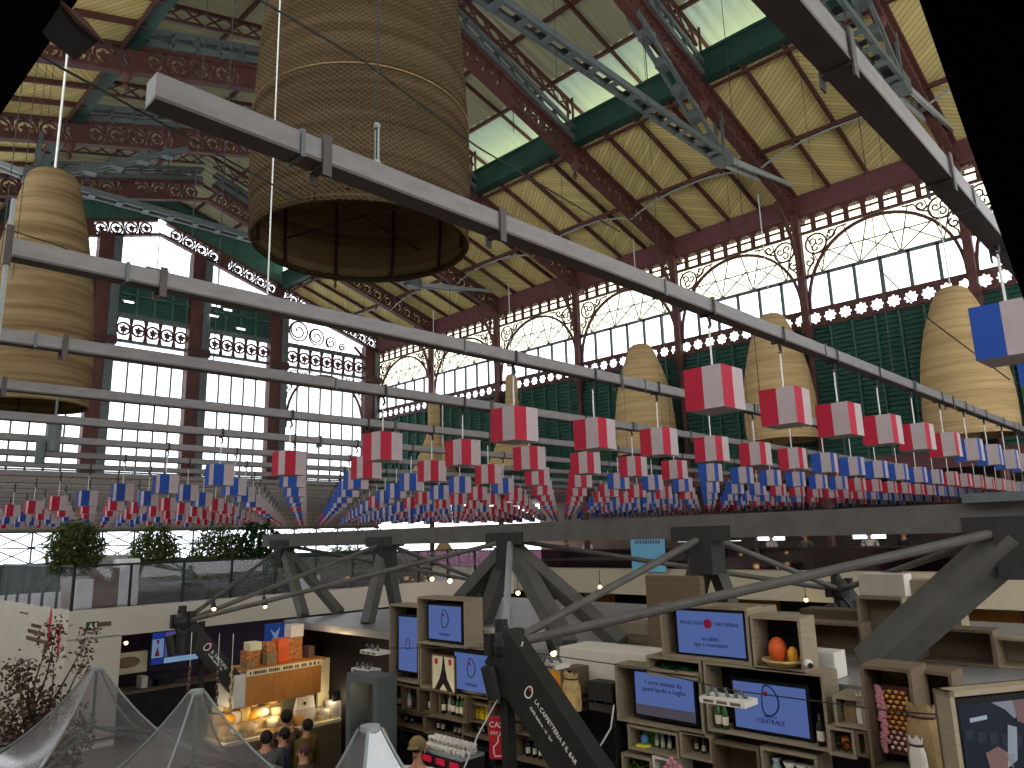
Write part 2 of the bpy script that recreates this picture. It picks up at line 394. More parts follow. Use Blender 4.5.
for k in range(7):
    y0, y1 = YK[k], YK[k+1]; W = y1-y0
    fr = (Vector((XW, y0, ZST)), AY, AZ, AX)
    st = MB()
    for j in range(10): star_tile(st, W/10, ZG-ZST, fr, j*W/10, .06)
    st.box((XW-.05, y0, ZG), (XW+.06, y1, ZG+.07)).box((XW-.05, y0, ZST-.06), (XW+.06, y1, ZST))
    st.build('trim_star_band', M_rust)['kind'] = 'structure'
    # fringe under the eave: small lobed openings over a bright slot
    fg = MB(); fr = (Vector((XW-.02, y0, ZA+.12)), AY, AZ, AX); n = 9; w = W/n
    for j in range(n):
        a, bq = j*w, (j+1)*w
        arc = [(a+.09, 0), (a+.09, .36)]+[(a+w/2-(w/2-.09)*cos(pi*t/8)*(1 if t % 2 == 0 else .86), .42+(.2 if t % 2 == 0 else .14)*sin(pi*t/8)) for t in range(9)]+[(bq-.09, .36), (bq-.09, 0)]
        top = [(a, 0), (a, .36)]+[(a+w*t/8, .66) for t in range(9)]+[(bq, .36), (bq, 0)]
        fg.strip(top, arc, fr, .05, False)
        fg.prism([(a-.07, .1), (a, -.06), (a+.07, .1), (a+.05, .3), (a-.05, .3)], fr, .07)
    fg.box((XW-.06, y0, ZA+.02), (XW+.08, y1, ZA+.1)); fg.box((XW+.0, y0, ZA+.36), (XW+.05, y1, ZA+.43))
    fg.build('trim_eave_fringe', M_rust)['kind'] = 'structure'
    # window: frame, arch, lattice lead lines, panes
    wf = MB()
    for j in range(1, 6):
        yy = y0+j*W/6; wf.box((XW+.03, yy-.055, ZG), (XW+.11, yy+.055, 9.35))
    wf.box((XW+.03, y0, 9.28), (XW+.11, y1, 9.4)); wf.box((XW+.03, y0, ZG), (XW+.11, y1, ZG+.06))
    win = wf.build('window_%d' % (k+1), M_grey); win['kind'] = 'structure'
    ld = MB()
    for j in range(-1, 5):
        for sg in (1, -1):
            for w2 in (0, 1):
                a = (y0+(j+.5)*W/4, 9.38); bb = (a[0]+sg*(1.15 if w2 else .42), 9.38+(.85 if w2 else 1.6))
                if y0 < a[0] < y1 and y0 < bb[0] < y1: ld.beam((XW+.08, a[0], a[1]), (XW+.08, bb[0], bb[1]), .035, .035)
    ld.box((XW+.07, y0+.4, 10.14), (XW+.09, y1-.4, 10.18))
    ld.build('lead_lines', M_grey, win)
    MB().box((XW+.12, y0, ZST), (XW+.135, y1, 9.36)).build('pane', M_glass, win); MB().box((XW+.12, y0, 9.36), (XW+.135, y1, ZF+.3)).build('frosted_pane', M_frost, win)
    ar = MB(); fr = (Vector((XW-.02, y0, 0)), AY, AZ, AX); pts = []
    for t in range(25):
        a = pi*t/24; pts.append((W/2-(W/2-.14)*cos(a), 7.98+2.95*sin(a)**.92))
    ar.ribbon(pts, .1, fr, .1)
    ar.build('arch', M_rust, win)
    sc = MB()
    for sg, oy in ((1, y0+.1), (-1, y1-.1)): spandrel(sc, (Vector((XW-.02, oy, ZA)), AY, AZ, AX), 0, 0, sg)
    sc.build('scrollwork', M_rust, win)

# iron columns along the long wall
for k in range(7):
    n = len(YK)-1-k if k else 0
    y = YK[k]; c = thing('iron_column', 'slender oxide red iron column on the long green wall, %s from the far corner' % ordn(6-k), 'column', (XW-.15, y, -E), 'iron columns along the green wall')
    MB().lathe([(.2, -E), (.2, -E+.5), (.15, -E+.6), (.13, 2.0), (.19, 2.05), (.19, 2.25), (.13, 2.3), (.12, 7.1)], (XW-.15, y, 0), 12, True).build('shaft', M_rust, c, smooth=False)
    MB().box((XW-.33, y-.17, 7.1), (XW+.02, y+.17, 7.5)).box((XW-.28, y-.13, 7.5), (XW, y+.13, 12.4)).build('pilaster', M_rust if k % 2 else M_rust, c)
    MB().lathe([(.13, 6.6), (.22, 6.95), (.24, 7.1), (.2, 7.12)], (XW-.15, y, 0), 12, True).build('capital', M_rustd, c)

# --- aisle behind the long wall: gallery floor, back wall, ceiling
MB().box((XW-.3, -10, -2.6), (XW, YE, -1.5)).build('trim_3', M_cream and mat('fascia_cream', '#c9bb9f', .8, var=.04))['kind'] = 'structure'
MB().box((XW, -10, -2.2), (42.5, YE, -1.95)).build('floor_gallery', M_floor)['kind'] = 'structure'
MB().box((XW+.3, -10, 2.3), (42.5, YE, 2.45)).build('ceiling_aisle', M_rustd)['kind'] = 'structure'
aw = MB(); wz0, wz1 = -.7, .12
WJ = (3, 6, 8, 9, 10, 11)
aw.box((42, -10, -E), (42.2, YE, wz0)).box((42, -10, wz1), (42.2, YE, 2.4))
for j in range(-2, 16):
    yy = -4+j*2.75; aw.box((42, yy, wz0), (42.2, yy+(1.0 if j in WJ else 2.75), wz1))
aw.build('wall_aisle', mat('aisle_plaster', '#6d5d52', .9, var=.15, scale=1))['kind'] = 'structure'
for n, j in enumerate(WJ):
    yy = -4+j*2.75
    w = MB().box((42.04, yy+1.83, wz0), (42.12, yy+1.9, wz1)).box((42.04, yy+1.0, -.3), (42.12, yy+2.75, -.26)).build('window_%d' % (20+n), M_rustd); w['kind'] = 'structure'
    MB().box((42.1, yy+1.0, wz0), (42.11, yy+2.75, wz1)).build('pane', M_glass, w)

# --- end wall
COLX = [-.25, 6.35, 10.95, 15.55, 20.15, 26.6]
ew = MB(); ew.box((-1, YE+.15, .75), (27.3, YE+.35, 3.45)); ew.build('wall_end', M_brick)['kind'] = 'structure'
MB().box((-1, YE+.1, -E), (27.3, YE+.35, -.62)).build('wall_end_base', M_green)['kind'] = 'structure'
lw = MB(); 
for i in range(21):
    x = -1+i*1.41; lw.box((x-.03, YE+.1, -.62), (x+.03, YE+.2, .75))
    for z0 in (-.62, .06): lw.beam((x, YE+.15, z0), (x+1.41, YE+.15, z0+.68), .05, .05); lw.beam((x, YE+.15, z0+.68), (x+1.41, YE+.15, z0), .05, .05)
lw.box((-1, YE+.1, .03), (27.3, YE+.2, .09)).box((-1, YE+.05, .7), (27.3, YE+.2, .8)).box((-1, YE+.05, -.7), (27.3, YE+.2, -.6))
w = lw.build('window_8', M_grey); w['kind'] = 'structure'
MB().box((-1, YE+.22, -.62), (27.3, YE+.235, .75)).build('pane', M_glass, w)
for i in range(5):
    x0, x1 = COLX[i]+.55, COLX[i+1]-.55; W = x1-x0; mid = i in (1, 2, 3)
    w = MB()
    n = 5 if mid else 7
    for j in range(1, n): xx = x0+j*W/n; w.box((xx-.035, YE+.1, 3.45), (xx+.035, YE+.2, 9.0 if mid else 9.9))
    for zz in (3.5, 4.3, 8.95): w.box((x0, YE+.1, zz-.035), (x1, YE+.2, zz+.035))
    w.box((x0, YE+.05, 9.9), (x1, YE+.2, 10.05)).box((x0, YE+.05, 11.15), (x1, YE+.2, 11.4))
    wo = w.build('window_%d' % (9+i), M_grey); wo['kind'] = 'structure'
    MB().box((x0, YE+.25, 3.4), (x1, YE+.265, 16.6 if mid else 14.0)).build('pane', M_glass, wo)
    rl = MB(); lattice(rl, W, 1.1, (Vector((x0, YE+.1, 10.05)), AX, AZ, AY), .07, 5 if mid else 7); rl.build('rosette_frieze', M_rust, wo)
    if mid:
        lv = MB()
        for q in range(4):
            a = x0+q*W/4
            for s in range(15): z = 11.5+s*.125; lv.hexa([(a+.08, YE+.08, z), (a+W/4-.08, YE+.08, z), (a+W/4-.08, YE+.2, z+.07), (a+.08, YE+.2, z+.07), (a+.08, YE+.08, z+.02), (a+W/4-.08, YE+.08, z+.02), (a+W/4-.08, YE+.2, z+.09), (a+.08, YE+.2, z+.09)])
            lv.box((a-.06, YE+.05, 11.4), (a+.06, YE+.2, 13.4))
        lv.box((x0, YE+.2, 11.4), (x1, YE+.23, 13.4))
        lv.box((x0, YE+.05, 12.35), (x1, YE+.2, 12.45)).box((x0, YE+.05, 13.3), (x1, YE+.2, 13.42))
        lv.build('louvres', M_green, wo)
        if i == 2:
            f2 = MB()
            for s in range(5): z = 13.45+s*.14; f2.box((x0+.7+s*.12, YE+.05, z), (x1-.7-s*.12, YE+.2, z+.06))
            f2.build('fan_louvres', M_green, wo)
        g = MB()
        for q in range(9): g.box((x0+q*W/8-.015, YE+.15, 13.4), (x0+q*W/8+.015, YE+.18, zr(x0+q*W/8)+.8))
        g.build('lead_lines', M_grey, wo)
    else:
        ar = MB(); fr = (Vector((x0, YE+.08, 0)), AX, AZ, AY); pts = [(W/2-(W/2-.06)*cos(pi*t/24), 6.4+3.35*sin(pi*t/24)**.8) for t in range(25)]
        ar.ribbon(pts, .12, fr, .12); ar.build('arch', M_rust, wo)
        sc = MB()
        for sg, ox in ((1, x0), (-1, x1)): spandrel(sc, (Vector((ox, YE+.08, 9.9)), AX, AZ, AY), 0, 0, sg)
        lo, hi = (x0, x1) if i == 4 else (x1, x0); sg = 1 if i == 4 else -1
        frq = (Vector((lo, YE+.08, 11.45)), AX*sg, AZ, AY)
        for q, (cx, cz, rr) in enumerate(((.7, .75, .6), (1.9, .6, .5), (2.9, .4, .36), (3.7, .25, .22))):
            spiral(sc, (cx, cz), rr, 1.4, 1.0, .07, frq, .06, 1, 26); sc.ring((cx, cz), rr*1.05, rr*.92, frq, .05)
        sc.build('scrollwork', M_rust, wo)
for i, x in enumerate(COLX):
    top = zr(min(max(x, -.8), 27.2))+.2
    c = thing('end_wall_pier', 'wide oxide red pier of the bright end wall, %s from the green wall' % ordn(5-i), 'pier', (x, YE, 3.3), 'piers of the end wall')
    MB().box((x-.55, YE-.1, 3.3), (x+.1, YE+.4, top)).build('shaft', M_rust, c)
    MB().box((x+.1, YE-.2, 3.3), (x+.48, YE+.35, top)).build('steel_strip', M_grey, c)
    MB().box((x-.62, YE-.25, 9.7), (x+.55, YE-.05, 10.1)).build('capital', M_rustd, c)

# --- roof: plank slopes, rafter bars, gutter beams, raised corrugated lantern
XG0, XG1 = 6.2, 20.3
YB = -12.0
def slope(name, xa, xb, m, th=.12, lift=.92):
    za, zb = zr(xa)+lift, zr(xb)+lift; xm = (xa+xb)/2; zm = (za+zb)/2; ang = math.atan2(zb-za, xb-xa); L = sqrt((xb-xa)**2+(zb-za)**2)
    o = MB().box((-L/2, YB, 0), (L/2, YE+.6, th)).build(name, m, None, (0, 0, 0))
    o.location = (xm, -.55, zm+E); o.rotation_euler = (0, -ang, 0)
    o['kind'] = 'structure'; LOC[o.name] = (xm, -.55, zm)
    # bars under the boards are children in the slope's own frame
    for i in range(8):
        for j in range(1, 4):
            y = i*5.5+j*5.5/4
            if y < YE+.5:
                q = MB().box((-L/2, y-.05, -.16), (L/2, y+.05, 0)); LOC['_'] = (0, 0, 0)
                bo = q.build('rafter_bar', M_rust, None, (0, 0, 0)); bo.location = (0, 0, 0); bo.parent = o
    return o, L
sr, LS = slope('ceiling_right', XG1, 28.2, M_plank)
sl, _ = slope('ceiling_left', -1.7, XG0, M_plank)
for nm, x in (('east', XG1), ('west', XG0)):
    z = zr(x)
    g = thing('gutter_beam', 'deep dark green gutter beam between yellow planks and corrugated panels' if x == XG1 else 'deep dark green gutter beam above the far left yellow planks', 'beam', (x, YB, z))
    MB().box((x-.12, YB, z+.85), (x+.12, YE, z+1.75)).build('web', M_dgreen, g)
    MB().box((x-.22, YB, z+.78), (x+.22, YE, z+.9)).box((x-.2, YB, z+1.7), (x+.2, YE, z+1.8)).build('flange', M_dgreen, g)
    MB().box((x+.22 if x > XC else x-.3, YB, z+.6), (x+.3 if x > XC else x-.22, YE, z+.7)).build('moulding', M_rust, g)
# lantern roof: ribbed panels, lower strip translucent
def corr(name, xa, za, xb, zb, m):
    vs = []; fs = []; n = int((YE+.5-YB)/.11)
    for i in range(n+1):
        y = YB+i*.11; d = .10*(1 if i % 4 in (1, 2) else 0)
        vs += [(xa, y, za+d), (xb, y, zb+d)]
        if i: j = 2*i; fs.append((j-2, j-1, j+1, j))
    o = MB().add(vs, fs).build(name, m); o['kind'] = 'structure'; return o
ZL = zr(XG1)+2.75; SLL = .26
def zl(x): return ZL+SLL*((XG1-x) if x > XC else (x-XG0))
for sg in (1, -1):
    X = lambda d: XC+sg*(7.05-d)
    nm = 'right' if sg > 0 else 'left'
    corr('ceiling_skylight_'+nm, X(-.9), zl(XG1)-.25, X(1.1), ZL+SLL*1.1, M_sky)
    corr('ceiling_lantern_'+nm, X(1.1), ZL+SLL*1.1, X(7.05), ZL+SLL*7.05, M_corr)
    for q, d in enumerate((1.1, 3.3, 5.4)):
        o = MB().box((X(d)-.05, YB, ZL+SLL*d-.14), (X(d)+.05, YE, ZL+SLL*d)).build('trim_purlin_%s' % nm, M_rust); o['kind'] = 'structure'
    rb = MB()
    for i in range(-1, 14):
        y = 2.2+i*2.75; rb.beam((X(-.9), y, zl(XG1)-.36), (X(7.05), y, ZL+SLL*7.05-.1), .09, .12)
    rb.build('trim_lantern_ribs_'+nm, M_rust)['kind'] = 'structure'
gl = MB()
gl.box((XG0, YE+.1, zr(XG0)+.4), (XG1, YE+.2, zr(XC)+.2)); 
gv = MB()
for q in range(11):
    z = zr(XC)+1.0+q*.14; hw = 7.05 if z < ZL else max(.3, 7.05-(z-ZL)/SLL)
    gv.box((XC-hw, YE, z), (XC+hw, YE+.1, z+.09))
gv.prism([(XG0, zr(XG0)+1.0), (XC, zr(XC)+1.0), (XG1, zr(XG1)+1.0), (XG1, ZL), (XC, ZL+SLL*7.05), (XG0, ZL)], (Vector((0, YE+.16, 0)), AX, AZ, AY), .06)
gv.build('wall_lantern_gable', M_green)['kind'] = 'structure'

# --- trusses
def up_frame(a, b):
    a, b = Vector(a), Vector(b); S = (b-a).normalized(); N = AY; T = N.cross(S)
    if T.z < 0: T = -T
    return a, S, T, N, (b-a).length
def truss(k):
    y = YK[k]; label = 'arched lattice roof truss of oxide red iron, %s from the bright end wall' % ordn(7-k)
    if k == 7: label = 'gable truss of ring lattice against the bright end wall'
    if k == 7: y = YE-.05
    t = thing('roof_truss', label, 'truss', (XC, y, zr(XC)), 'roof trusses')
    for sg in (1, -1):
        xe = 27.4 if sg > 0 else -.9
        a, S, T, N, L = up_frame((xe, y, zr(xe)), (XC, y, zr(XC)))
        m = MB(); lattice(m, L-.3, .62, (a+T*.12, S, T, N), .06, 20)
        m.build('lattice_web', M_rust, t)
        f = MB(); f.beam(a+T*.06, a+S*L+T*.06, .3, .12, T); f.beam(a+T*.82, a+S*L+T*.82, .3, .14, T)
        for d in (L*.53, L*.77): f.beam(a+S*(d-.3)+T*.45, a+S*(d+.3)+T*.45, .12, .66, T)
        f.build('rafter_flange', M_rust, t)
        # drop pendants
        p = MB(); x = XG1 if sg > 0 else XG0
        p.lathe([(.02, -.55), (.1, -.4), (.05, -.25), (.16, -.05), (.18, .1)], (x, y, zr(x)-.05), 8, True).build('pendant', M_rust, t)
        # curved bracket from the column head
        b = MB(); xc = XW-.3 if sg > 0 else -.3
        fr = (Vector((xc, y, 9.4)), AX*(-sg), AZ, AY)
        if sg > 0:
            b.ribbon([(0, 0), (.12, .7), (.4, 1.3), (.9, 1.95), (1.5, 2.45)], .12, fr, .12); spiral(b, (.35, 1.75), .22, 1.2, 0, .06, fr, .06)
            b.build('bracket', M_rust, t)
        # grey stiffening channels over the lantern part of the rafter
        g = MB()
        if k < 7:
            i0, i1 = Vector((XC+sg*7.0, y, zr(XG1)+1.0)), Vector((XC+sg*.3, y, zr(XC)+1.0))
            D = Vector((0, 0, .28))
            for dy in (-.16, .16): g.beam(i0+Vector((0, dy, 0)), i1+Vector((0, dy, 0)), .08, .2); g.beam(i0+Vector((0, dy, .45)), i1+Vector((0, dy, .45)), .08, .2)
            for q in range(9): P = i0.lerp(i1, (q+.5)/9); g.box(P+Vector((-.12, -.2, -.13)), P+Vector((.12, .2, -.1))).box(P+Vector((-.03, -.2, 0)), P+Vector((.03, .2, .45)))
            g.build('stiffening_channel', M_grey, t)
            lp = MB(); x = XC+sg*6.95
            lp.beam((x, y-.12, zr(XG1)+1.3), (x, y-.12, ZL), .07, .07); lp.beam((x, y+.12, zr(XG1)+1.3), (x, y+.12, ZL), .07, .07)
            lr = ((x, y, ZL-.1), (XC+sg*.2, y, ZL+SLL*6.8-.1))
            lp.beam(*lr, .1, .12); lp.beam((x, y, ZL-.6), (XC+sg*.2, y, ZL+SLL*6.8-.55), .08, .08)
            for q in range(10):
                u0, u1 = q/10, (q+1)/10; P = Vector(lr[0]).lerp(Vector(lr[1]), u0); Q = Vector(lr[0]).lerp(Vector(lr[1]), u1)
                lp.beam(P, Q-Vector((0, 0, .48)), .05, .05); lp.beam(P-Vector((0, 0, .48)), Q, .05, .05)
            lp.build('lantern_frame', M_rust, t)
    if k in (1, 2, 5):
        tb = MB()
        for dy in (-.19, .19): tb.beam((4.9, y+dy, 12.15), (21.6, y+dy, 12.15), .1, .2)
        for q in range(19): x = 5.2+q*.9; tb.box((x-.11, y-.2, 12.26), (x+.11, y+.2, 12.29)).box((x-.11, y-.2, 12.01), (x+.11, y+.2, 12.04))
        tb.build('tie_lattice', M_grey, t)
        for sg in (1, -1):
            X = lambda d: XC+sg*(d-XC)
            e = MB()
            for dy in (-.17, .17):
                e.beam((X(21.6), y+dy, 12.15), (X(27.0), y+dy, 12.95), .09, .18); 
            for q in range(6): u = (q+.5)/6; e.box((X(21.6+5.4*u)-.1, y-.18, 12.2+.8*u), (X(21.6+5.4*u)+.1, y+.18, 12.24+.8*u))
            e.build('tie_end_lattice', M_lgrey, t)
            s = MB(); P, Q = Vector((X(21.0), y, 12.2)), Vector((X(16.4), y, zr(16.4)+.1))
            for dy in (-.17, .17): s.beam(P+Vector((0, dy, 0)), Q+Vector((0, dy, 0)), .09, .16)
            for q in range(5): Z = P.lerp(Q, (q+.6)/5.4); s.box(Z+Vector((-.22, -.17, -.16)), Z+Vector((.22, .17, .16)))
            s.build('strut_lattice', M_grey, t)
            v = MB()
            for dy in (-.12, .12): v.beam((X(21.2), y+dy, 12.2), (X(21.2), y+dy, zr(21.2)+.3), .08, .12)
            v.box((X(21.2)-.35, y-.25, 11.95), (X(21.2)+.35, y+.25, 12.4)); v.build('post', M_grey, t)
    for x in (9.5, 17.0):
        if k < 7: MB().tube([(x, y+.02, zr(x)), (x, y+.02, 12.2 if k in (1, 2, 5) else zr(x)-.9)], .015, 5).build('hanger_rod', M_rustd, t)
for k in range(0, 8): truss(k)
# purlins with arched braces along the slopes
for nm, x, lb in (('r', 23.9, 'slim red purlin with arched braces under the yellow planks by the green wall'), ('l', 2.6, 'slim red purlin with arched braces under the farther yellow slope')):
    z = zr(x)+.62
    p = thing('purlin', lb, 'purlin', (x, YB, z), 'braced purlins')
    MB().beam((x, YB, z), (x, YE, z), .1, .14).build('bar', M_rust, p)
    for k in range(7):
        y0, y1 = YK[k], YK[k+1]; b = MB(); pts = [(x, y0+(y1-y0)*t/14, z-.12-.5*abs(2*t/14-1)**2.2) for t in range(15)]
        b.tube(pts, .035, 6); b.build('arched_brace', M_lgrey if nm == 'r' else M_rust, p)
        c = MB()
        for d in (.25, .75): yy = y0+(y1-y0)*d; c.prism([(-.1, .0), (.1, 0), (.04, -.12), (.07, -.25), (-.07, -.25), (-.04, -.12)], (Vector((x, yy, z)), AY, AZ, AX), .05)
        c.build('bracket', M_rust, p)

# ================================================================ RAILS, CUBES
U = 1.05; GX0, GDX, GY0, GDY = 4.832*U, 1.1965*U, 2.607*U, 2.041*U
def gy(k): return .8 if k < 0 else GY0+GDY*k
RZ = 1.72; KMAX = 16
for k in range(-1, KMAX+1):
    y = gy(k); wide = .1
    n = k+1
    rail = thing('hanging_rail', 'long pale cable tray rail overhead, %s one out from the viewer' % ordn(n), 'rail', (.88, y, RZ), 'cable tray rails carrying the cubes')
    MB().box((.88, y-.05, RZ-.045), (23.9, y+.05, RZ+.055)).build('tray', M_rail, rail)
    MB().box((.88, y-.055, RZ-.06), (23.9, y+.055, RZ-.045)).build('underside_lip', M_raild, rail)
    if k < 3:
        for q in range(8):
            x = 1.5+q*2.9; MB().box((x-.01, y-.06, RZ-.068), (x+.01, y+.06, RZ+.064)).build('strap', M_grey, rail)
    if k < 5:
        for q in range(4):
            x = (1.62+q*1.12) if k == 0 and q < 2 else (2.62+q*1.33) if k < 0 else 1.72+q*5.1
            MB().box((x-.022, y-.064, RZ-.12), (x+.022, y-.056, RZ+.08)).box((x-.022, y-.06, RZ-.075), (x+.022, y+.06, RZ-.062)).box((x-.022, y+.056, RZ-.12), (x+.022, y+.064, RZ+.08)).build('splice_bracket', M_raild, rail)
    for q in range(3 if k < 6 else 2):
        x = 1.93+q*(7.6+.35*(k % 3))+(.55*(k % 4) if k > 0 else 0)
        MB().tube([(x, y, RZ+.05), (x+.02, y, zr(min(x, 27))-.1)], .0055 if k == 0 else .006, 4).build('suspension_wire', M_cord if (k == 1 and q == 0) else M_black, rail)
    if k == 0:
        tb = MB(); tb.tube([(1.93, y-.012, RZ+.09), (1.93, y-.012, RZ+.26)], .005, 5).tube([(1.93, y+.012, RZ+.09), (1.93, y+.012, RZ+.26)], .005, 5).ball((1.93, y, RZ+.28), .018, 8).ball((1.93, y, RZ+.08), .02, 8)
        tb.build('turnbuckle', M_lgrey, rail)
# striped cube protos
S2 = .335/2*U*.92
def cube_mesh(name):
    m = MB(); c = [(-S2, -S2), (S2, -S2), (S2, S2), (-S2, S2)]
    for i in range(4):
        a, b = Vector((*c[i], 0)), Vector((*c[(i+1) % 4], 0)); mid = (a+b)/2
        for j, (p, q) in enumerate(((a, mid), (mid, b))):
            m.cur = j; m.add([p-AZ*S2, q-AZ*S2, q+AZ*S2, p+AZ*S2], [(0, 1, 2, 3)])
    m.cur = 1; m.add([(*c[0], -S2), (*c[1], -S2), (*c[2], -S2), (*c[3], -S2)], [(3, 2, 1, 0)]); m.add([(*p, S2) for p in c], [(0, 1, 2, 3)])
    return m
TOP = RZ-.01-1.05
protos = {}
for col, mm in (('red', M_red), ('blue', M_blue)):
    o = cube_mesh('hanging_cube').build('hanging_cube', [mm, M_white], None, (0, 0, 0))
    cd = MB().tube([(0, 0, S2), (0, 0, S2+.2), (.004, 0, .52)], .008, 5).build('cord', M_cord, o)
    hk = MB().box((-.014, -.066, .595), (.014, .066, .605)).box((-.014, -.066, .6), (.014, -.0605, .735)).box((-.014, .0605, .6), (.014, .066, .735)).box((-.014, -.066, .73), (.014, .066, .738)).tube([(0, 0, .50), (.028, 0, .53), (.02, 0, .565), (0, 0, .6)], .014, 6).build('hook', M_black, o)
    ey = MB().lathe([(.03, S2), (.03, S2+.012), (.012, S2+.02)], (0, 0, 0), 8, True).build('eyelet', M_lgrey, o)
    protos[col] = o
used = set(); spots = []
for k in range(-1, KMAX+1):
    for i in range(27):
        if k == -1 and i > 4: continue
        x, z = (5.12+i*GDX, 1.1) if k == -1 else (GX0+i*GDX, 1.05)
        d = Vector((x, gy(k), z)); fz = d.dot(_fw); px, py = 512+F*d.dot(RT)/fz, 384-F*d.dot(UP)/fz
        if -40 < px < 1070: spots.append((fz, k, i, x, z))
spots.sort(); far = MB()
for n, (fz, k, i, x, z) in enumerate(spots):
    col = 'red' if ((i//6)+((k+4)//4-1)) % 2 == 0 else 'blue'
    if k == -1: col = 'blue'
    dz = R.uniform(-.008, .008) if n < 290 else R.uniform(-.035, .035)
    if n < 290:
        o = protos[col] if col not in used else dup(protos[col]); used.add(col)
        put(o, (x, gy(k), z), R.uniform(-.06, .06)); o.location.z += dz
        tag(o, '%s and white striped paper cube, %s along the %s rail out' % (col, ordn(i), ordn(k+1)), 'cube', 'striped cubes hanging from the rails')
    else:
        P = Vector((x, gy(k), z+dz)); a = R.uniform(-.06, .06); c = [P+Vector((S2*1.41*cos(a+pi*(.25+.5*q)), S2*1.41*sin(a+pi*(.25+.5*q)), 0)) for q in (2, 3, 0, 1)]
        for q in range(4):
            A, B = c[q], c[(q+1) % 4]; m_ = (A+B)/2
            far.cur = 0 if col == 'red' else 1; far.add([A-AZ*S2, m_-AZ*S2, m_+AZ*S2, A+AZ*S2], [(0, 1, 2, 3)])
            far.cur = 2; far.add([m_-AZ*S2, B-AZ*S2, B+AZ*S2, m_+AZ*S2], [(0, 1, 2, 3)])
        far.add([p-AZ*S2 for p in c], [(3, 2, 1, 0)]); far.add([p+AZ*S2 for p in c], [(0, 1, 2, 3)])
        far.tube([P+AZ*S2, P+AZ*(S2+.35)], .008, 4)
o = far.build('far_hanging_cubes', [M_red, M_blue, M_white], None, (30, 20, 1)); tag(o, 'farthest red, blue and white paper cubes merging into a band above the truss chord', 'cubes', None, 'stuff')
for c_ in ('red', 'blue'): assert c_ in used
# ================================================================ WICKER LAMPS
def lamp(name, label, x, y, zb, prof, m, ribs=8, n=48, bands=(), cable=12.5):
    t = thing(name, label, 'lamp', (x, y, zb), 'giant wicker lamps')
    out = [(r, zb+z) for r, z in prof]; inn = [(max(.01, r-.03), zb+z) for r, z in prof[::-1]]
    MB().lathe(out, (x, y, 0), n).build('shade', m, t, smooth=True)
    MB().lathe(inn+[out[0]], (x, y, 0), n).build('inner_face', M_wick if m is M_wickd else m, t, smooth=True)  # near lamp's inside gets paler wicker, light from below put into the colour
    r0 = prof[0][0]
    MB().tube([(x+(r0-.01)*cos(2*pi*k/32), y+(r0-.01)*sin(2*pi*k/32), zb) for k in range(33)], .03, 6).build('rim', m, t)
    fr = MB(); H = prof[-1][1]
    for k in range(ribs):
        a = 2*pi*k/ribs; fr.tube([(x+(r-.06)*cos(a), y+(r-.06)*sin(a), zb+z) for r, z in prof if r > .15], .016, 5)
    for z in (H*.28, H*.55):
        r = [b[0]+(a[0]-b[0])*(b[1]-z)/(b[1]-a[1]) for a, b in zip(prof, prof[1:]) if a[1] <= z <= b[1] and b[1] > a[1]][0]-.06
        fr.tube([(x+r*cos(2*pi*k/24), y+r*sin(2*pi*k/24), zb+z) for k in range(25)], .012, 5)
    fr.build('frame', M_rustd, t)
    cb = MB(); r = r0-.05
    for a in (.3, .3+pi/2): cb.tube([(x+r*cos(a), y+r*sin(a), zb+.25), (x-r*cos(a), y-r*sin(a), zb+.25)], .012, 5)
    cb.build('cross_bar', M_rustd, t)
    for z in bands:
        r = [b[0]+(a[0]-b[0])*(b[1]-z)/(b[1]-a[1]) for a, b in zip(prof, prof[1:]) if a[1] <= z <= b[1] and b[1] > a[1]][0]+.004
        MB().tube([(x+r*cos(2*pi*k/48), y+r*sin(2*pi*k/48), zb+z) for k in range(49)], .006, 5).build('woven_seam', M_sack, t)
    MB().tube([(x, y, zb+H-.05), (x, y, cable)], .02, 6).build('cable', M_cord, t)
    return t
bl = onz(362, 244, 2.55)
lamp('wicker_lamp', 'huge brown wicker lamp filling the upper view, open bottom showing its frame', bl.x, bl.y, 2.55, [(.93, 0), (.955, .3), (.965, .7), (.95, 1.2), (.92, 1.8), (.86, 2.6), (.72, 3.5), (.5, 4.2), (.2, 4.6), (.05, 4.7)], M_wickd, 10, 64, (1.12,))
P1 = ony(30, 405, 14.0)
lamp('wicker_lamp', 'slim brown wicker lamp beside the thin vertical rod', P1.x, P1.y, P1.z, [(.84, 0), (.86, .5), (.84, 1.2), (.76, 2.1), (.62, 3.0), (.47, 3.7), (.40, 4.02), (.32, 4.12), (.05, 4.15)], M_wick, 8, 40, (1.9,))
KL = 25.4/22.5
for (x, y, zb, lb) in ((22.5, 4.72, 2.25, 'tall straw wicker lamp by the green wall, nearest the dark panel edge'), (22.5, 9.9, 2.7, 'tall straw wicker lamp by the green wall, between two others'), (22.5, 15.0, 2.72, 'tall straw wicker lamp by the green wall, farthest of the three bullet shapes')):
    lamp('wicker_lamp', lb, x*KL, y*KL, zb*KL, [(r*KL, z*KL) for r, z in [(1.08, 0), (1.12, .6), (1.08, 1.4), (.98, 2.2), (.80, 3.0), (.55, 3.7), (.40, 4.02), (.3, 4.1), (.04, 4.14)]], M_wickl, 8, 32, (1.2, 2.7))
for (x, y, lb) in ((22.5, 27.0, 'stepped trumpet shaped straw lamp with thin neck, the farther of two'), (22.5, 21.75, 'stepped trumpet shaped straw lamp behind the topmost middle red cube')):
    lamp('wicker_lamp', lb, x*KL, y*KL, 3.1, [(r*KL, z*KL) for r, z in [(1.2, 0), (.98, .5), (.95, .52), (.74, 1.1), (.72, 1.12), (.5, 1.7), (.3, 2.3), (.27, 3.9), (.2, 4.1), (.04, 4.15)]], M_wickl, 6, 28)
qq = onx(444, 551, 21.0)
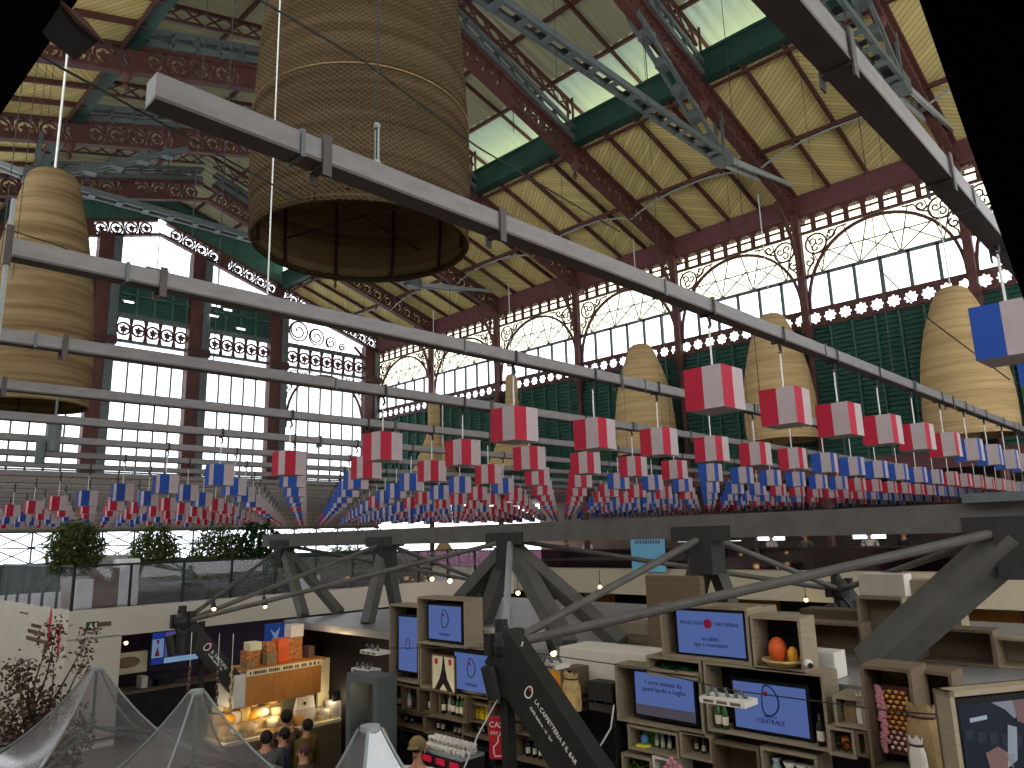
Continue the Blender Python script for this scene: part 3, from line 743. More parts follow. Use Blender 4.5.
lamp('wicker_lamp', 'small straw cone shade hanging just under the truss chord', qq.x, qq.y, qq.z, [(.42, 0), (.36, .1), (.22, .3), (.1, .42), (.02, .44)], M_wickl, 6, 24, (), 9.0)
MB().box((-1.9, -12, -E), (-1.7, YE+.4, 4.0)).box((-1.9, -12, 10.6), (-1.7, YE+.4, 13.5)).build('wall_left_unseen', M_wall)['kind'] = 'structure'  # unseen wall added to cut side light; open slot sized for the fill
MB().box((-1.9, -12.2, -E), (27.5, -12, -2)).box((-1.9, -12.2, 12), (27.5, -12, 22)).build('wall_back_unseen', M_wall)['kind'] = 'structure'  # unseen wall added against light from behind; opening sized to set the fill
MB().box((XW, -12, ZF), (XW+.3, YK[0], 13)).box((XW, -12, -E), (XW+.3, YK[0], ZG)).build('wall_right_near', M_green)['kind'] = 'structure'
# ================================================================ NEAR DARK EDGES, WIRES
# a dark gabled canopy over the viewing spot: its two slopes cut off the upper corners
HB = Vector((cos(YAW), sin(YAW), 0)); D0 = 1.7
apex = ray(640, -823)*D0
def slope_edge(a, b, z):
    A, B = ray(*a)*D0, ray(*b)*D0; return A+(B-A)*((z-A.z)/(B.z-A.z))
gc = thing('gable_canopy', 'near black gabled canopy whose slopes cut off both upper corners of the view', 'canopy', (0, 0, -1.6))
for a, b, sg in (((919, 0), (1030, 318), 1), ((78, 0), (-1, 117), -1)):
    lo = slope_edge(a, b, -1.6); top = slope_edge(a, b, apex.z); o_ = RT*(sg*.07)+AZ*.02; bk = HB*(-.55)
    q = [lo, top, top+o_, lo+o_]
    MB().hexa([*[p+bk for p in q], *q]).build('slope_panel', M_void, gc)
c = ray(68, 32)*1.72
fl = thing('floodlight', 'small black floodlight at the slanting edge of the dark panel', 'light', c, None)
d = (ray(84, 22)-ray(50, 50)).normalized(); upv = _fw.cross(d).normalized()
if upv.z < 0: upv = -upv
def ob(mb, cc, a, b, n, ha, hb, hn): return mb.hexa([cc+a*(sa*ha)+b*(sb*hb)+n*(sn*hn) for sn in (-1, 1) for sa, sb in ((-1, -1), (1, -1), (1, 1), (-1, 1))])
ob(MB(), c, d, upv, _fw, .038, .026, .05).build('housing', M_black, fl)
ob(MB(), c+upv*.032, d, upv, _fw, .034, .006, .045).build('cover', M_lgrey, fl)
ob(MB(), c+d*.04, d, upv, _fw, .004, .034, .055).build('bracket', M_rustd, fl)
def wire(label, pts, r=.004, m=M_black, name='cable'):
    o = MB().tube(pts, r, 5).build(name, m, None, tuple(pts[0])); return tag(o, label, 'cable')
wire('dark cable slanting across the huge brown wicker lamp', [ray(250, -6)*3.6, ray(365, 62)*4.2, ray(476, 146)*5.0, ray(620, 232)*6.5], .006)
wire('dark cable slanting from the dark panel over the tray rail end', [ray(20, 45)*2.3, ray(170, 128)*3.1, ray(300, 200)*4.0], .005)
wire('thin dark cable crossing the slim wicker lamp and reaching the splice brackets', [ray(-10, 224)*6, ray(60, 246)*6.5, ray(170, 300)*7.5], .006)
wire('thin dark cable looped over the straw lamp nearest the dark panel', [ray(880, 270)*15, ray(930, 320)*14, ray(1010, 380)*13], .012)
p = ony(12, 215, 4.82); q = ony(12, 384, 4.82)
pr = thing('hanging_rod', 'thin upright steel rod at the end of the second tray rail', 'rod', (p.x, 4.82, q.z))
MB().tube([(p.x, 4.82, q.z-.35), (p.x, 4.82, p.z+.1)], .013, 6).build('rod', M_lgrey, pr)
MB().tube([(p.x, 4.82, RZ-.12), (p.x, 4.82, RZ+.12)], .022, 6).build('clamp', M_raild, pr)
p = ony(53, 445, 13.0)
sp_ = thing('track_spot', 'slim grey cylinder spotlight hanging before the bright end windows', 'light', p)
MB().tube([p+Vector((0, 0, .32)), p-Vector((0, 0, .1))], .1, 10).build('can', M_grey, sp_)
MB().tube([p-Vector((.16, 0, .3)), p+Vector((-.16, 0, .05))], .07, 10).build('driver', M_grey, sp_)
MB().tube([p+Vector((0, 0, .3)), p+Vector((0, 0, .75))], .02, 6).build('stem', M_grey, sp_)

# ================================================================ STALL ROOF AND SPACE TRUSS
ZRF = -1.5
MB().box((7.62, -4, ZRF-.12), (13.5, 13.77, ZRF)).build('ceiling_stall', M_roof)['kind'] = 'structure'
MB().box((8.4, -4, -E), (8.5, 13.6, ZRF-.12)).build('wall_stall', M_dark)['kind'] = 'structure'
st = thing('space_truss', 'charcoal steel space truss with long top chord above the stalls', 'truss', (8.7, 8, ZRF))
CX, CZ = 8.7, -.05
NY = [15.8, 11.95, 8.54, 4.99, 1.6]
MB().box((CX-.14, -2.2, CZ-.05), (CX+.14, 16.6, CZ+.24)).build('top_chord', M_truss, st)
for y in NY: MB().box((CX-.16, y-.42, CZ-.09), (CX+.16, y+.42, CZ+.1)).box((CX-.17, y-.16, CZ-.5), (CX+.17, y+.16, CZ+.05)).build('gusset', M_trussd, st)
MB().box((CX-.3, .9, CZ+.24), (CX+.25, 1.95, CZ+.33)).build('cap_plate', M_grey, st)
def toz(P, Q, z): P, Q = Vector(P), Vector(Q); return P+(Q-P)*((z-P.z)/(Q.z-P.z))
def foot(px, py, x, y): return toz((CX, y, CZ-.1), onx(px, py, x), ZRF)
FEET = [(304, 617, 8.2, NY[0], .2), (341, 614, 9.0, NY[0], .2), (367, 625, 8.1, NY[1], .22), (397, 612, 9.4, NY[1], .22),
        (447, 615, 9.3, NY[2], .26), (484, 622, 9.2, NY[2], .26), (570, 650, 8.0, NY[2], .27), (628, 650, 8.6, NY[2], .24),
        (690, 612, 9.4, NY[3], .28), (734, 615, 9.5, NY[3], .2), (872, 665, 8.75, NY[4], .38)]
for px, py, x, y, w in FEET:
    A_, B_ = Vector((CX, y, CZ-.1)), foot(px, py, x, y); d_ = (B_-A_).normalized(); v_ = ((A_+B_)/2).normalized()
    w_ = (d_*v_.dot(d_)-v_).normalized(); q_ = d_.cross(w_)
    MB().beam(A_, B_, w*.85, w*.85, w_*.75+q_*(.66 if q_.z > 0 else -.66)).build('leg', M_truss, st)
J1 = onx(505, 645, 5.8); J0 = onx(183, 622, 5.3); J2 = onx(840, 590, 11.6); J3 = Vector((11.6, 12.2, -1.0))
for J, ns, r in ((J1, (2, 3, 4), .045), (J0, (0, 1, 2), .04), (J2, (2, 3, 4), .04), (J3, (0, 1, 2), .04)):
    for n in ns:
        MB().tube([J, (CX, NY[n], CZ-.02)], .05 if (J is J1 and n == 4) else r, 10).build('rod', M_lgrey if (J is J1 and n == 2) else M_truss, st)
    g = MB(); g.ball(J, .15, 12, (1, 1, 1.2)).tube([J+Vector((-.02, .02, .2)), J+Vector((.02, 0, -.5))], [.07, .12], 10).tube([J+Vector((-.16, .1, -.2)), J+Vector((-.1, .06, -.52))], .085, 10).tube([J+Vector((.12, -.14, -.15)), J+Vector((.08, -.1, -.45))], .075, 10)
    for e_ in ((-.1, .12, .0), (.1, -.1, .05), (0, .05, .14)): q_ = J+Vector(e_); g.box(q_-Vector((.05, .05, .1)), q_+Vector((.05, .05, .12)))
    g.build('clamp_joint', M_black, st)
for J, D in ((J2, (1.1, -.6)), (J3, (1.0, .3))): MB().beam(J, J+Vector((D[0], D[1], -1.4)), .22, .22).build('prop', M_trussd, st)
# booms that carry the stall names
def boom(A, B, w, body, sub, u0, size, lab):
    d = (B-A).normalized(); side = d.cross(AZ); side = side.normalized()
    if side.dot(A) > 0: side = -side
    MB().beam(A, B, .2, w, side.cross(d)).build('boom', M_black, st)
    b = st.children[-1]
    up = side.cross(d) if side.cross(d).z > 0 else -side.cross(d)
    # the lettering lies on the boom's viewer-side face
    P = A+d*u0+side*.104
    N = side; X = d; Y = N.cross(X)
    if Y.z < 0: Y = -Y; 
    text(body, size, P+N.cross(X)*w*.12, X, N.cross(X), M_letter, b, 'lettering', 'LEFT')
    text(sub, size*.7, P-N.cross(X)*w*.08, X, N.cross(X), M_letter, b, 'lettering', 'LEFT')
    fr = (P-X*.11+N.cross(X)*w*.1, X, N.cross(X), N)
    e = [(.05*cos(t)*(1+.15*cos(t+.6)), .07*sin(t)) for t in [2*pi*k/24 for k in range(24)]]
    MB().strip(e, [(a*.8, c*.82) for a, c in e], fr, .006).build('emblem', M_letter, b)
    MB().prism([(a*.3+.0, c*.3+.04) for a, c in e], fr, .008).build('emblem_dot', M_redsign, b)
B1 = onx(625, 800, 5.75); boom(J1+Vector((0, .05, 0)), B1+Vector((0, 0, -.3)), .5, 'LA CAFFETTERIA E IL BAR', 'Caffè italiano · tè · bar', .74, .062, 1)
B0 = ony(243, 694, 12.75); boom(J0, B0, .30, 'IL TARTUFO', 'truffle specialities', .68, .075, 0)
MB().beam(J1-Vector((0, 0, .1)), Vector((J1.x+.05, J1.y-.02, -E)), .11, .11).build('post', M_black, st)
MB().tube([J0+Vector((.45, .3, -.05)), Vector((J0.x+.5, J0.y+.3, -2.6))], .06, 8).build('post', M_black, st)
def spot(P, aim, label):
    t = thing('spotlight', label, 'light', P); P = Vector(P)
    MB().tube([P, P+Vector(aim).normalized()*.16], [.03, .05], 10).build('can', M_black, t)
    MB().tube([P, P+Vector((0, 0, .14))], .012, 6).build('stem', M_black, t)
    Q = P+Vector(aim).normalized()*.162; MB().ball(Q, .035, 10).build('lens', M_bulb, t)
spot(onx(548, 640, 6.2), (-.2, -.6, -.7), 'lit black spotlight clamped under the long lower rod beside the cafe boom')
spot(onx(213, 600, 5.6), (-.1, -.5, -.8), 'lit spotlight on the rod near the truffle boom, over the white wall')
spot(onx(756, 548, 11.8), (-.4, -.3, -.8), 'lit spotlight on the far rod above the pink blossoms')
spot(onx(264, 597, 6.5), (0, -.3, -.9), 'dark drop shaped spotlight under the middle rod')

# ================================================================ CRATES AND SCREENS
XP = 7.2
CR = {}
def crate(key, L, Rr, T, B, label, x=XP, dep=.34, m=M_wood, inner=None, t=.028, group='wooden display crates', shelf=()):
    my = (T+B)/2; mx = (L+Rr)/2
    y1, y0 = onx(L, my, x).y, onx(Rr, my, x).y; z1, z0 = onx(mx, T, x).z, onx(mx, B, x).z
    if x > 7.6: z0 = max(z0, ZRF+.003)
    o = thing('wooden_crate', label, 'crate', (x, (y0+y1)/2, z0), group)
    f = MB(); f.box((x, y0, z0), (x+dep, y0+t, z1)).box((x, y1-t, z0), (x+dep, y1, z1)).box((x, y0+t, z1-t), (x+dep, y1-t, z1)).box((x, y0+t, z0), (x+dep, y1-t, z0+t))
    f.build('frame', m, o)
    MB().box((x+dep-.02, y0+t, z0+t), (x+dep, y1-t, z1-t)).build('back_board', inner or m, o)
    for kind, u in shelf:
        if kind == 'h': MB().box((x+.01, y0+t, z0+(z1-z0)*u-.01), (x+dep-.02, y1-t, z0+(z1-z0)*u+.01)).build('shelf', m, o)
        else: MB().box((x+.01, y1-(y1-y0)*u-.012, z0+t), (x+dep-.02, y1-(y1-y0)*u+.012, z1-t)).build('divider', m, o)
    CR[key] = (x, y0, y1, z0, z1, dep); return o
def emblem_parts(parent, cy, cz, x, s):
    fr = (Vector((x, cy, cz)), -AY, AZ, -AX)
    e = [(s*.62*cos(t)*(1-.12*sin(t))+s*.10*cos(2*t), s*sin(t)) for t in [2*pi*k/28 for k in range(28)]]
    MB().strip(e, [(a*.86, b*.9) for a, b in e], fr, .004).build('emblem_outline', M_ink, parent)
    MB().prism([(-s*.2+s*.17*cos(t), s*.4+s*.17*sin(t)) for t in [2*pi*k/12 for k in range(12)]], fr, .004).build('emblem_dot', M_inkr, parent)
def tv(L, Rr, T, B, label, x, scr=None, lines=()):
    """L..B: the lit picture in the photograph's frame; the black set is a little larger"""
    my = (T+B)/2; mx = (L+Rr)/2
    y1, y0 = onx(L, my, x).y, onx(Rr, my, x).y; z1, z0 = onx(mx, T, x).z, onx(mx, B, x).z
    cy, cz = (y0+y1)/2, (z0+z1)/2; b = .035
    o = thing('television', label, 'television', (x, cy, z0-b), 'flat screens of the stalls')
    MB().box((x, y0-b, z0-b), (x+.05, y1+b, z1+b)).build('housing', M_tvb, o)
    s = MB().box((x-.004, y0, z0), (x, y1, z1)).build('screen', scr or M_scr, o)
    w, h = y1-y0, z1-z0
    return o, s, cy, cz, w, h, x-.007
# upper row over the cafe
crate('c1', 661, 749, 606, 661, 'wide oak crate holding the screen with two text columns and a red dot')
o, s, cy, cz, w, h, xs = tv(678, 744, 612, 655, 'screen with a red round emblem between two words, topmost of the cafe wall', XP+.08)
text('MACELLERIA', .05, (xs, cy+w*.27, cz+h*.22), -AY, AZ, M_ink, s); text('TARTUFERIA', .05, (xs, cy-w*.25, cz+h*.22), -AY, AZ, M_ink, s)
text('su tablet\napp e recensioni', .06, (xs, cy, cz-h*.2), -AY, AZ, M_ink, s)
MB().prism([(.05*cos(2*pi*k/16), .05*sin(2*pi*k/16)) for k in range(16)], (Vector((xs, cy+w*.02, cz+h*.22)), -AY, AZ, -AX), .004).build('emblem_dot', M_inkr, s)
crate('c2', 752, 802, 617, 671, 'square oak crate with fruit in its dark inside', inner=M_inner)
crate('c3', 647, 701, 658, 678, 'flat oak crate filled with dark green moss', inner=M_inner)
crate('c4', 616, 702, 669, 728, 'wide oak crate around the screen with handwritten lines')
o, s, cy, cz, w, h, xs = tv(636, 694, 675, 718, 'screen with two handwritten lines above a grey strip', XP+.07)
text('i corsi attivati da\nquest\'aprile a Luglio', .07, (xs, cy, cz+h*.2), -AY, AZ, M_ink, s)
MB().box((xs-.001, cy-w/2, cz-h/2), (xs+.002, cy+w/2, cz-h*.26)).build('grey_strip', emit('screen_grey', '#6d6878', .7), s)
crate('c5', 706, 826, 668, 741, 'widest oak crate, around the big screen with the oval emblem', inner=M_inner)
o, s, cy, cz, w, h, xs = tv(735, 807, 685, 732, 'big screen with oval outline emblem and the word below it', XP+.09)
emblem_parts(s, cy, cz+h*.16, xs, .15); text('MERCATO', .03, (xs, cy, cz-h*.19), -AY, AZ, M_ink, s); text('CENTRALE', .06, (xs, cy, cz-h*.29), -AY, AZ, M_ink, s)
crate('c6', 628, 678, 729, 754, 'low oak crate with a green panel, blue egg and lemon slice, under the handwriting screen', m=M_wood, inner=M_inner)
crate('c7', 680, 712, 733, 760, 'small oak crate of green bottles with white seals', inner=M_inner)
crate('c8', 622, 652, 756, 785, 'low crate of greenery at the bottom edge of the cafe wall', inner=M_inner)
crate('c9', 653, 676, 758, 785, 'small pale crate at the bottom edge beside the pink flower', m=M_woodw, inner=M_inner)
crate('c10', 713, 760, 745, 790, 'dark smoked crate under the widest screen', m=M_woodd, inner=M_woodd)
crate('c11', 762, 818, 752, 790, 'oak crate with white cups under the widest screen', inner=M_purp)
crate('c12', 834, 865, 697, 728, 'small oak crate with paper bags', x=XP-.12)
crate('c13', 828, 855, 728, 757, 'small oak crate with an orange on greenery', x=XP-.1, inner=M_inner)
crate('c14', 856, 868, 731, 757, 'narrow crate with a rolled paper, beside the orange', x=XP-.1, m=M_woodd)
crate('c15', 866, 917, 668, 775, 'tall smoked crate with the candy board', x=XP-.25, m=M_woodd, dep=.42)
crate('c16', 918, 958, 672, 775, 'plain tall crate behind the sack, its back board showing', x=XP+.1, m=M_woodd)
# crates on the stall roof behind
crate('c20', 803, 864, 623, 690, 'smoked crate lying open behind the white cube', x=9.2, m=M_woodd)
crate('c21', 860, 906, 597, 668, 'tall pale crate standing open under the charcoal leg', x=9.7, m=M_wood)
crate('c22', 906, 962, 598, 655, 'pale crate partly behind the charcoal leg', x=9.9, m=M_wood)
crate('c23', 918, 995, 629, 672, 'wide smoked crate right of the charcoal leg', x=9.3, m=M_woodd)
crate('c24', 996, 1060, 639, 672, 'pale crate running out of view', x=9.35, m=M_wood)
def block(L, Rr, T, B, x, d, label, m, name='panel_box'):
    my = (T+B)/2; mx = (L+Rr)/2; y1, y0 = onx(L, my, x).y, onx(Rr, my, x).y; z1, z0 = onx(mx, T, x).z, onx(mx, B, x).z
    if x > 7.6: z0 = max(z0, ZRF+.003)
    q = MB().box((x, y0, z0), (x+d, y1, z1)); b = .012
    o = q.build(name, m, None, (x, (y0+y1)/2, z0)); bv = o.modifiers.new('b', 'BEVEL'); bv.width = b; bv.segments = 2
    return tag(o, label, 'box', 'closed boxes on the stall roof')
block(804, 836, 652, 694, 7.75, .3, 'whitewashed closed box between smoked crates', M_woodw)
block(859, 905, 574, 600, 9.9, .3, 'white closed box on top of the tall pale crate', M_woodw)
block(905, 950, 580, 602, 10.1, .3, 'oak closed box beside the white one, behind the leg', M_wood)
block(647, 702, 576, 650, 8.4, .12, 'large smoked board standing behind the topmost screen', M_woodd)
block(700, 762, 606, 616, 8.6, .4, 'long flat pale box behind the topmost screen', M_wood)
block(800, 860, 610, 626, 10.0, .4, 'low flat box behind the smoked crate', M_woodd)
block(560, 646, 651, 690, 7.5, .6, 'long white counter box left of the handwriting screen', M_wall)
block(604, 646, 622, 640, 9.0, .4, 'pale box with grille below the planter pot', M_wood)
block(620, 650, 638, 662, 8.7, .3, 'dark open box beside the large board', M_woodd)
block(480, 505, 630, 652, 7.6, .4, 'pale box behind the clamp joint', M_woodw)
# the set turned to the viewer at the edge
def turned_tv():
    P = onx(949, 692, 5.6); RZ_ = 1.02; P = Vector((P.x, P.y, P.z-.72))
    o = thing('wooden_crate', 'oak crate turned towards the viewer around the cooking film screen', 'crate', P, 'wooden display crates', rz=RZ_)
    # local frame: face -x, width along -y
    W, H, t, D = 1.05, .72, .035, .14
    f = MB(); f.box((0, 0, 0), (D, -t, H)).box((0, -W+t, 0), (D, -W, H)).box((0, -W, H-t), (D, 0, H)).box((0, -W, 0), (D, 0, t)); f.build('frame', M_wood, o, (0, 0, 0))
    MB().box((D-.02, -W, 0), (D, 0, H)).build('back_board', M_woodd, o, (0, 0, 0))
    v = thing('television', 'screen showing hands and a white sleeve preparing food', 'television', P, 'flat screens of the stalls', rz=RZ_)
    MB().box((.05, -W+.05, .05), (.1, -.06, H-.06)).build('housing', M_tvb, v, (0, 0, 0))
    s = MB().box((.045, -W+.08, .1), (.05, -.1, H-.1)).build('screen', emit('film_dark', '#2b3240', .8), v, (0, 0, 0))
    fr = (Vector((.043, -.1, .1)), -AY, AZ, -AX); wq, hq = W-.18, H-.2
    def patch(nm, pts, hexc, k=0): MB().prism([(a*wq, b*hq) for a, b in pts], (fr[0]-AX*(.001+.0015*k), *fr[1:]), .001).build(nm, emit('film_'+hexc.strip('#'), hexc, .8), s, (0, 0, 0))
    patch('film_sleeve', [(.62, 1), (1, 1), (1, .2), (.85, .25), (.7, .45), (.74, .75)], '#8f9fb8', 0)
    patch('film_collar', [(.3, 1), (.62, 1), (.5, .78), (.42, .9)], '#a8adc0', 1)
    patch('film_face', [(.5, 1), (.72, 1), (.72, .78), (.62, .68), (.52, .75)], '#9c7b78', 2)
    patch('film_arm', [(1, .66), (1, .5), (.75, .48), (.62, .42), (.55, .5), (.6, .62), (.75, .66)], '#a98a86', 3)
    patch('film_hand', [(.18, .42), (.3, .48), (.38, .4), (.36, .22), (.26, .18), (.2, .25)], '#a07f7a', 3)
    for q in range(4):
        patch('film_finger', [(.36+.02*q, .40-.055*q), (.44-.012*q, .36-.055*q), (.435-.012*q, .325-.055*q), (.35+.02*q, .36-.055*q)], '#b08f88', 4); patch('film_knuckle', [(.55+.03*q, .5+.012*q), (.6+.03*q, .51), (.585+.03*q, .40-.0*q), (.545+.03*q, .42)], '#b5968f', 5)
    for q in range(6): patch('film_fold', [(.78+.035*q, .98), (.795+.035*q, .98), (.80+.03*q, .4), (.785+.03*q, .42)], '#7e8ea8', 2)
    for q in range(5): patch('film_counter', [(.02+.11*q, .70-.03*q), (.1+.11*q, .70-.03*q), (.09+.11*q, .6-.04*q), (.02+.11*q, .58-.04*q)], '#3a4352', 1)
    patch('film_paper', [(.42, .72), (.5, .68), (.46, .3), (.36, .22)], '#b9c4d6', 4)
    patch('film_board', [(.2, .15), (.75, .2), (.7, .06), (.3, .03)], '#7a2f2c', 2)
    patch('film_lamp', [(.08, .84), (.24, .86), (.24, .81), (.08, .79)], '#cfe0f5', 2)
    patch('film_plate', [(.36, .06), (.66, .12), (.66, .04), (.36, .0)], '#b8c8e8', 4)
turned_tv()
# left part of the cafe wall
crate('l1', 389, 419, 605, 682, 'upright narrow crate with the upright screen', inner=M_inner)
o, s, cy, cz, w, h, xs = tv(399, 417, 617, 671, 'upright narrow screen with a small oval emblem', XP+.06)
emblem_parts(s, cy, cz, xs, .085)
crate('l2', 417, 465, 598, 646, 'oak crate with pale side around the screen with oval emblem, above the tower picture', inner=M_inner, x=XP-.08)
o, s, cy, cz, w, h, xs = tv(429, 461, 606, 640, 'screen with oval emblem above the tower picture', XP+.0)
emblem_parts(s, cy, cz+h*.12, xs, .13); text('CENTRALE', .05, (xs, cy, cz-h*.34), -AY, AZ, M_ink, s)
crate('l3', 420, 492, 645, 694, 'low wide oak crate behind the tower picture', inner=M_woodd)
o, s, cy, cz, w, h, xs = tv(455, 488, 654, 691, 'screen with oval emblem beside the tower picture', XP-.06)
emblem_parts(s, cy, cz+h*.12, xs, .13); text('CENTRALE', .05, (xs, cy, cz-h*.34), -AY, AZ, M_ink, s)
def picture(L, Rr, T, B, x, label):
    my = (T+B)/2; mx = (L+Rr)/2; y1, y0 = onx(L, my, x).y, onx(Rr, my, x).y; z1, z0 = onx(mx, T, x).z, onx(mx, B, x).z
    o = thing('framed_picture', label, 'picture', (x, (y0+y1)/2, z0)); 
    f = MB(); b = .02; f.box((x, y0, z0), (x+.03, y0+b, z1)).box((x, y1-b, z0), (x+.03, y1, z1)).box((x, y0, z1-b), (x+.03, y1, z1)).box((x, y0, z0), (x+.03, y1, z0+b)); f.build('frame', M_woodd, o)
    return o, x, y0, y1, z0, z1
o, x, y0, y1, z0, z1 = picture(431, 455, 655, 692, XP-.12, 'framed picture of a dark tower shape on cream paper')
MB().box((x+.01, y0, z0), (x+.02, y1, z1)).build('sheet', M_cream, o)
W, H = y1-y0, z1-z0; fr = (Vector((x+.008, y1, z0)), -AY, AZ, -AX)
MB().prism([(W*.1, 0), (W*.35, H*.35), (W*.44, H*.62), (W*.49, H*.95), (W*.53, H*.95), (W*.58, H*.62), (W*.66, H*.35), (W*.92, 0), (W*.7, 0), (W*.5, H*.22), (W*.3, 0)], fr, .003).build('tower_shape', M_dark, o)
for u, v in ((.2, .8), (.78, .82)): MB().prism([(W*u+.035*cos(t), H*v+.045*sin(t)) for t in [2*pi*k/12 for k in range(12)]], fr, .004).build('red_blob', M_redsign, o)
o, x, y0, y1, z0, z1 = picture(538, 562, 668, 708, XP, 'framed yellow picture with a red cap shape beside the cafe boom')
MB().box((x+.01, y0, z0), (x+.02, y1, z1)).build('sheet', M_mango, o)
W, H = y1-y0, z1-z0; fr = (Vector((x+.008, y1, z0)), -AY, AZ, -AX)
MB().prism([(W*.3, H*.5), (W*.4, H*.75), (W*.65, H*.8), (W*.9, H*.6), (W*.95, H*.45), (W*.6, H*.55)], fr, .003).build('red_shape', M_redsign, o)
MB().prism([(W*.5, 0), (W*.55, H*.35), (W*.75, H*.25), (W*.98, H*.4), (W*.98, 0)], fr, .003).build('black_shape', M_dark, o)
crate('l4', 562, 574, 668, 712, 'narrow oak crate standing beside the yellow picture', m=M_woodd)
# bottle shelves: two long units
crate('s1', 381, 418, 684, 712, 'oak shelf crate of dark bottles, first of the top shelf row', inner=M_inner, shelf=(('v', .55),), t=.03, m=M_woodd)
crate('s2', 418, 440, 689, 717, 'oak shelf crate of mixed bottles under the tower picture', inner=M_inner, m=M_woodd)
crate('s3', 430, 466, 692, 720, 'oak shelf crate of green bottles beside the yellow lit crate', inner=M_inner, x=XP-.08, m=M_woodd)
crate('s4', 463, 489, 703, 738, 'oak shelf crate with yellow packets above dark bottles', inner=M_woodd, shelf=(('h', .45),), m=M_woodd)
crate('s5', 489, 512, 702, 738, 'oak shelf crate of dark bottles behind the red sign', inner=M_inner, shelf=(('h', .5),), m=M_woodd)
crate('s6', 392, 424, 711, 728, 'low oak shelf crate with dark bottles in the second row', inner=M_inner, m=M_woodd)
crate('s7', 424, 463, 715, 738, 'low dark shelf crate in the second row', inner=M_inner, m=M_woodd)
crate('s8', 513, 570, 700, 742, 'oak shelf crate with an orange vase and blue bottles under the boom', inner=M_inner, m=M_woodd)
crate('s9', 512, 560, 738, 765, 'oak shelf crate of dark wine bottles, lowest under the boom', inner=M_inner, m=M_woodd)
crate('s10', 572, 616, 700, 770, 'black cabinet below the loudspeaker', m=M_inner, inner=M_inner)
# black bottle rack under the shelves
rk = thing('wine_rack', 'black wine rack of stacked bottle ends under the oak shelves', 'rack', (XP+.1, 8.6, -3.3))
y1, y0 = onx(392, 745, XP+.1).y, onx(512, 750, XP+.1).y
MB().box((XP+.3, y0, -3.6), (XP+.35, y1, -2.75)).build('back_board', M_inner, rk)
for q in range(5): z = -3.55+q*.19; MB().box((XP+.02, y0, z), (XP+.3, y1, z+.02)).build('shelf', M_black, rk)
for q in range(9): y = y0+(y1-y0)*q/8; MB().box((XP+.02, y-.012, -3.6), (XP+.3, y+.012, -2.78)).build('divider', M_black, rk)

# ---------------------------------------------------------------- bottles
def bottle(m, h=.3):
    s = h/.3
    b = MB().lathe([(.001, 0), (.037, .002), (.038, .17), (.033, .2), (.015, .235), (.013, .285), (.001, .286)], (0, 0, 0), 10).build('bottle', m, None, (0, 0, 0), True)
    MB().lathe([(.0385, .05), (.0388, .14)], (0, 0, 0), 10).build('paper_label', M_label, b, (0, 0, 0), True)
    MB().lathe([(.015, .255), (.0155, .292), (.001, .293)], (0, 0, 0), 8).build('cap', M_rustd if m is M_bottle else M_woodw, b, (0, 0, 0), True)
    b.scale = (s, s, s); return b
BP = {'d': bottle(M_bottle), 'g': bottle(M_bottleg, .26), 'c': bottle(M_bottlec, .26)}
bused = set()
def bottles(key, seq, label, group, u0=.12, u1=.88, base=0.0, sc=1.0, d=.16):
    x, y0, y1, z0, z1, dep = CR[key]; n = len(seq)
    for i, ch in enumerate(seq):
        if ch == ' ': continue
        o = BP[ch] if ch not in bused else dup(BP[ch])
        if ch in bused: o.scale = (1, 1, 1)
        bused.add(ch)
        hh = min((z1-z0)-.07, .3)*sc
        s = hh/.3*R.uniform(.9, 1.0); o.scale = (s, s, s)
        y = y1-(y1-y0)*(u0+(u1-u0)*(i+.5)/n)
        put(o, (x+d+R.uniform(-.02, .02), y, z0+.029+base*(z1-z0)), R.uniform(0, 6))
        tag(o, label[ch] if isinstance(label, dict) else label, 'bottle', group)
bottles('s1', 'dddc d', {'d': 'dark bottle in the first crate of the top shelf row', 'c': 'clear bottle in the first crate of the top shelf row'}, 'bottles on the first top shelf')
bottles('s2', 'dcdd', {'d': 'dark bottle in the shelf crate under the tower picture', 'c': 'clear bottle in the shelf crate under the tower picture'}, 'bottles under the tower picture')
bottles('s3', 'dcdggg', {'d': 'dark bottle in the shelf crate beside the yellow packets', 'c': 'pale bottle in the shelf crate beside the yellow packets', 'g': 'green bottle in the shelf crate beside the yellow packets'}, 'bottles beside the yellow packets')
bottles('s4', 'ddd', 'dark bottle below the yellow packets', 'bottles below the yellow packets', sc=.5)
bottles('s5', 'ddd', 'dark bottle on the lower board behind the red sign', 'bottles low behind the red sign', sc=.55)
bottles('s5', 'dd', 'dark bottle on the upper board behind the red sign', 'bottles high behind the red sign', sc=.5, base=.5)
bottles('s6', 'dd d', 'dark bottle in the second shelf row by the barista', 'bottles in the second row')
bottles('s7', 'dd  ddd', 'dark bottle in the low dark shelf crate', 'bottles in the low dark crate')
bottles('s8', 'ccg', {'c': 'blue grey bottle next to the orange vase', 'g': 'green bottle next to the orange vase'}, 'bottles by the orange vase', .35, .8, sc=.8)
bottles('s9', 'dddddd', 'dark wine bottle on the lowest shelf under the boom', 'wine bottles under the boom')
bottles('c6', '  cccc', 'grey glass jar bottle beside the blue egg', 'jars beside the blue egg', sc=.95)
bottles('c7', 'ggg', 'green bottle in the small crate with white seals', 'green bottles in the small crate')
bottles('c5', 'gg', 'green white labelled bottle left of the big oval emblem screen', 'bottles left of the big screen', .05, .17, sc=.95, d=.05)
bottles('c5', 'd', 'dark bottle right of the big oval emblem screen', 'bottle right of the big screen', .88, .96, sc=1.0, d=.05)

